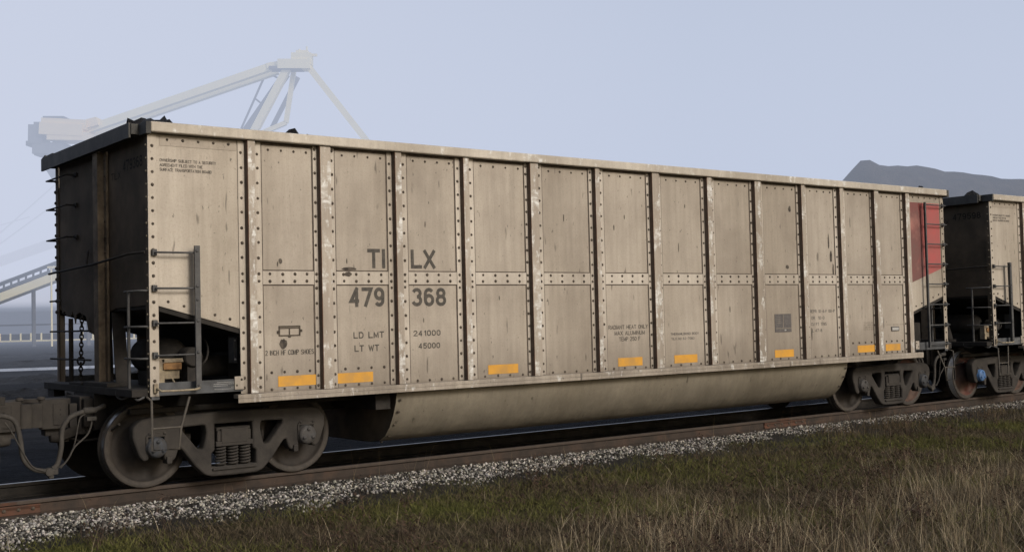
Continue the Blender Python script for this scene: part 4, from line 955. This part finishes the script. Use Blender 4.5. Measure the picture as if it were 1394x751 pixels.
# far second crane boom
S2 = root('distant_crane', (88, 330, -.45), 'faint crane boom and cables behind the conveyor, almost lost in fog', 'crane')
b = MB(); b.beam((78, 338, 19.5), (104, 322, 30), 1.5, 2.6); b.build('boom', [M['bggrey']], S2)
b = MB(); b.beam((78, 338, 22), (100, 325, 41), .3, .35); b.beam((78, 338, 24), (98, 326, 45), .3, .35); b.beam((78, 338, 30), (90, 330, 34), .25, .25); b.build('stay_cable', [M['bggrey']], S2)
b = MB(); b.beam((104, 322, -.4), (104, 322, 42), 3, 3); b.build('tower', [M['bggrey']], S2)
for o_ in kids(S2): o_.matrix_parent_inverse = Matrix.Translation(-Vector(S2.location))
# inclined conveyor gallery
S3 = root('conveyor_gallery', (45, 163, -.45), 'inclined cream conveyor gallery rising to the right behind the wagon', 'conveyor')
A, B = Vector((31, 174, 2.2)), Vector((58, 152.6, 14.4))
b = MB(); b.beam(A, B, 2.4, 1.15); b.build('deck', [M['cream']], S3)
up = Vector((0, 0, 1)); d = (B-A).normalized()
b = MB(); b.beam(A+up*.95, B+up*.95, 2.2, .5); b.beam(A+up*2.1, B+up*2.1, 2.2, .14)
for k in range(33):
    p = A+(B-A)*(k/32); b.beam(p+up*.7, p+up*2.1, .5, .18)
b.build('side_rail', [M['bgdark']], S3)
for t_ in (.1, .3, .5, .73, .95):
    p = A+(B-A)*t_; b = MB(); b.beam(p-up*.4, Vector((p.x, p.y, -.45)), .5, .45); b.build('support_leg', [M['bggrey']], S3)
for o_ in kids(S3): o_.matrix_parent_inverse = Matrix.Translation(-Vector(S3.location))
# low trestle: two long pale beams and short posts
S4 = root('pipe_trestle', (50, 168, -.45), 'long low pale trestle with short white posts across the far yard', 'trestle')
c0 = Vector((36, 178.5, 0)); L_ = 75
b = MB(); b.beam(c0+up*.35, c0+H2*L_+up*.35, .5, .22); b.build('lower_beam', [M['cream']], S4)
b = MB(); b.beam(c0+up*2.75+D2*1.5, c0+H2*L_+up*2.75+D2*1.5, .4, .22); b.build('upper_beam', [M['bggrey']], S4)
b = MB(); b.beam(c0+up*.95+D2*1.2, c0+H2*L_+up*.95+D2*1.2, .2, .9); b.build('backing_panel', [M['bgdark']], S4)
for k in range(48):
    p = c0+H2*(.4+1.55*k); b = MB(); b.beam(p+up*.47, p+up*1.5, .22, .22); b.build('post', [M['cream']], S4)
for k in range(5):
    p = c0+H2*(4+14*k)+D2*1.5; b = MB(); b.beam(p-up*.45, p+up*2.63, .3, .3); b.build('trestle_leg', [M['bggrey']], S4)
for o_ in kids(S4): o_.matrix_parent_inverse = Matrix.Translation(-Vector(S4.location))
# lamp post
S5 = root('lamp_post', (46.2, 160.5, -.45), 'thin lamp post with a small white light rising above the conveyor', 'lamp post')
b = MB(); b.beam((46.2, 160.5, -.45), (46.2, 160.5, 10.8), .22, .22); b.build('pole', [M['cream']], S5)
b = MB(); b.beam((45.8, 160.8, 10.9), (46.7, 160.1, 10.9), .4, .3); b.build('lamp', [M['cream']], S5)
for o_ in kids(S5): o_.matrix_parent_inverse = Matrix.Translation(-Vector(S5.location))

# coal piles and far hill
def ridge(name, pts, width, label, cat, m, seed, kind=None, rough=.5, res=1.0, tail=.8):
    """pts: crest (x,y,z) polyline; flanks fall at the angle of repose both sides"""
    r = np.random.default_rng(seed); P = np.array(pts); seg = np.r_[0, np.cumsum(np.linalg.norm(np.diff(P[:, :2], axis=0), axis=1))]
    n = int(seg[-1]/res)+1; t = np.linspace(0, seg[-1], n); C = np.stack([np.interp(t, seg, P[:, i]) for i in range(3)], -1)
    d = np.gradient(C[:, :2], axis=0); d /= np.linalg.norm(d, axis=1)[:, None]; nrm = np.stack([-d[:, 1], d[:, 0]], -1)
    ks = np.linspace(-1, 1, 41); hh = C[:, 2]+.5
    rr = r.standard_normal((n, 41)); sm = rr.copy()
    for _ in range(3): sm = (sm+np.roll(sm, 1, 0)+np.roll(sm, -1, 0)+np.roll(sm, 1, 1)+np.roll(sm, -1, 1))/5
    W = hh*width
    X = C[:, 0:1]+nrm[:, 0:1]*ks*W[:, None]; Y = C[:, 1:2]+nrm[:, 1:2]*ks*W[:, None]
    Z = -.5+hh[:, None]*(1-np.abs(ks)**1.06)+(sm*2.2+rr*.25)*rough*(np.abs(ks) < .97)
    V = np.stack([X, Y, Z], -1).reshape(-1, 3); idx = np.arange(n*41).reshape(n, 41)
    F = np.stack([idx[:-1, :-1], idx[1:, :-1], idx[1:, 1:], idx[:-1, 1:]], -1).reshape(-1, 4)
    o = np_mesh(name, V, F, np.zeros((len(V), 3)), m, True)
    if kind: o['kind'] = kind; o['label'] = label
    else: tag(o, label, cat)
    return o
M['coalpile'] = grimy('coal_pile', (.022, .020, .020), (.05, .044, .042), .6, .85, (.022, .022, .026), bs=1, bd=.3)
k = 1.0
def far(px, py): return
D = [(1030, 0), (1143, 18.6), (1178, 21.1), (1200, 20.3), (1290, 18.9), (1340, 18.4), (1394, 17.6), (1600, 15)]
base = np.array([[111.0, 86.0, .2], [120.2, 79.0, 17.2], [122.8, 76.8, 20.9], [124.5, 75.6, 20.3], [131.1, 70.5, 19.0], [134.9, 67.6, 18.5], [138.9, 64.5, 17.6], [158, 50, 15.5], [180, 33, 10], [190, 26, 2]])
base[:, 2] *= 1.03; base = (base-np.array([-4.65, -13.38, 1.7]))*.84+np.array([-4.65, -13.38, 1.7])
ridge('coal_pile', base, 1.25, 'huge dark coal pile rising behind the second wagon', 'coal pile', M['coalpile'], 8, rough=.32)
hb_ = [(60, 352, 6), (75, 341, 12), (82, 336, 16), (88, 331.5, 17.6), (93, 328, 16.4), (98, 324.5, 13), (112, 314, 10), (150, 288, 8), (200, 250, 3)]
ridge('coal_pile', hb_, 1.4, 'pale distant coal mound beyond the conveyor, nearly lost in fog', 'coal pile', M['coalpile'], 9, rough=.4, res=1.5)

# ------------------------------------------------------------------ haze, light, sky
def glowing_haze_box(name, lo, hi, dens, colr, gain, label):
    m = bpy.data.materials.new(name); m.use_nodes = True; nt = m.node_tree; nt.nodes.clear()
    o_ = nt.nodes.new('ShaderNodeOutputMaterial'); v = nt.nodes.new('ShaderNodeVolumePrincipled')
    v.inputs['Color'].default_value = (0, 0, 0, 1); v.inputs['Density'].default_value = dens
    v.inputs['Emission Strength'].default_value = dens*gain; v.inputs['Emission Color'].default_value = (*colr, 1)  # fog glows by emission, standing in for scattered daylight
    nt.links.new(v.outputs[0], o_.inputs['Volume'])
    b = MB(); b.box(lo[0], hi[0], lo[1], hi[1], lo[2], hi[2]); o = b.build(name, [m]); tag(o, label, 'haze', kind='stuff'); o.visible_shadow = True; return o
glowing_haze_box('haze', (-700, 26, 7.01), (1500, 900, 140), .0060, (.54, .60, .745), 1.0, 'self-lit pale blue grey fog hanging over the yard behind the train')
glowing_haze_box('ground_mist', (-700, 26, -3), (1500, 900, 7), .0023, (.44, .49, .62), 1.0, 'thinner self-lit blue grey mist lying low over the yard floor')
def fog_glow_wedge(name, plan, z0, z1, dens, colr, label):
    glowing_haze_box(name, (0, 0, 0), (1, 1, 1), dens, colr, 1.0, label); o = bpy.data.objects[name]
    b = MB(); b.prism(plan, 'z', z0, z1); o.data = b.mesh(name, [o.data.materials[0]])
fog_glow_wedge('fog_glow_wedge', [(190, 172), (-60, 400), (-330, 430), (-260, 290)], 7.3, 138, .0085, (.95, .93, 1.02), 'self-lit white fog wedge added to brighten the sky over the left of the yard')  # glowing wedge added to brighten the left of the sky

AZ = Vector((.16, -1.0, 0)).normalized(); EL = math.radians(27)
to_sun = Vector((AZ.x*math.cos(EL), AZ.y*math.cos(EL), math.sin(EL)))
sun = bpy.data.lights.new('sun', 'SUN'); sun.energy = 2.0; sun.angle = math.radians(14); sun.color = (1, .94, .86)
so = bpy.data.objects.new('sun', sun); col.objects.link(so); so.rotation_euler = (-to_sun).to_track_quat('-Z', 'Y').to_euler()
w = bpy.data.worlds.new('World'); sc.world = w; w.use_nodes = True; nt = w.node_tree
bg = nt.nodes['Background']; sky = nt.nodes.new('ShaderNodeTexSky'); sky.sky_type = 'NISHITA'; sky.sun_disc = False
sky.sun_elevation = EL; sky.sun_rotation = math.atan2(AZ.x, AZ.y); sky.air_density = 1.0; sky.dust_density = 4.0; sky.ozone_density = 1.5
nt.links.new(sky.outputs[0], bg.inputs['Color']); bg.inputs['Strength'].default_value = .10

cam = bpy.data.cameras.new('camera'); co = bpy.data.objects.new('camera', cam); col.objects.link(co); sc.camera = co
F_ = Vector((.61195821, .79000041, .03750349)); R_ = Vector((.79088041, -.61149712, -.02407197)); U_ = Vector((-.00391641, -.04439181, .99900652))
mw = Matrix(((R_.x, U_.x, -F_.x, -4.65367), (R_.y, U_.y, -F_.y, -13.38354), (R_.z, U_.z, -F_.z, 1.71691), (0, 0, 0, 1)))
co.matrix_world = mw; cam.sensor_width = 36; cam.lens = 1596.7/1394*36; cam.clip_end = 5000; cam.clip_start = .1
sc.view_settings.view_transform = 'Standard'; sc.view_settings.look = 'None'; sc.view_settings.exposure = 0
sc.render.engine = 'CYCLES'; sc.cycles.use_denoising = True; sc.cycles.max_bounces = 6; sc.cycles.transparent_max_bounces = 8
try: sc.cycles.denoiser = 'OPENIMAGEDENOISE'
except Exception: pass
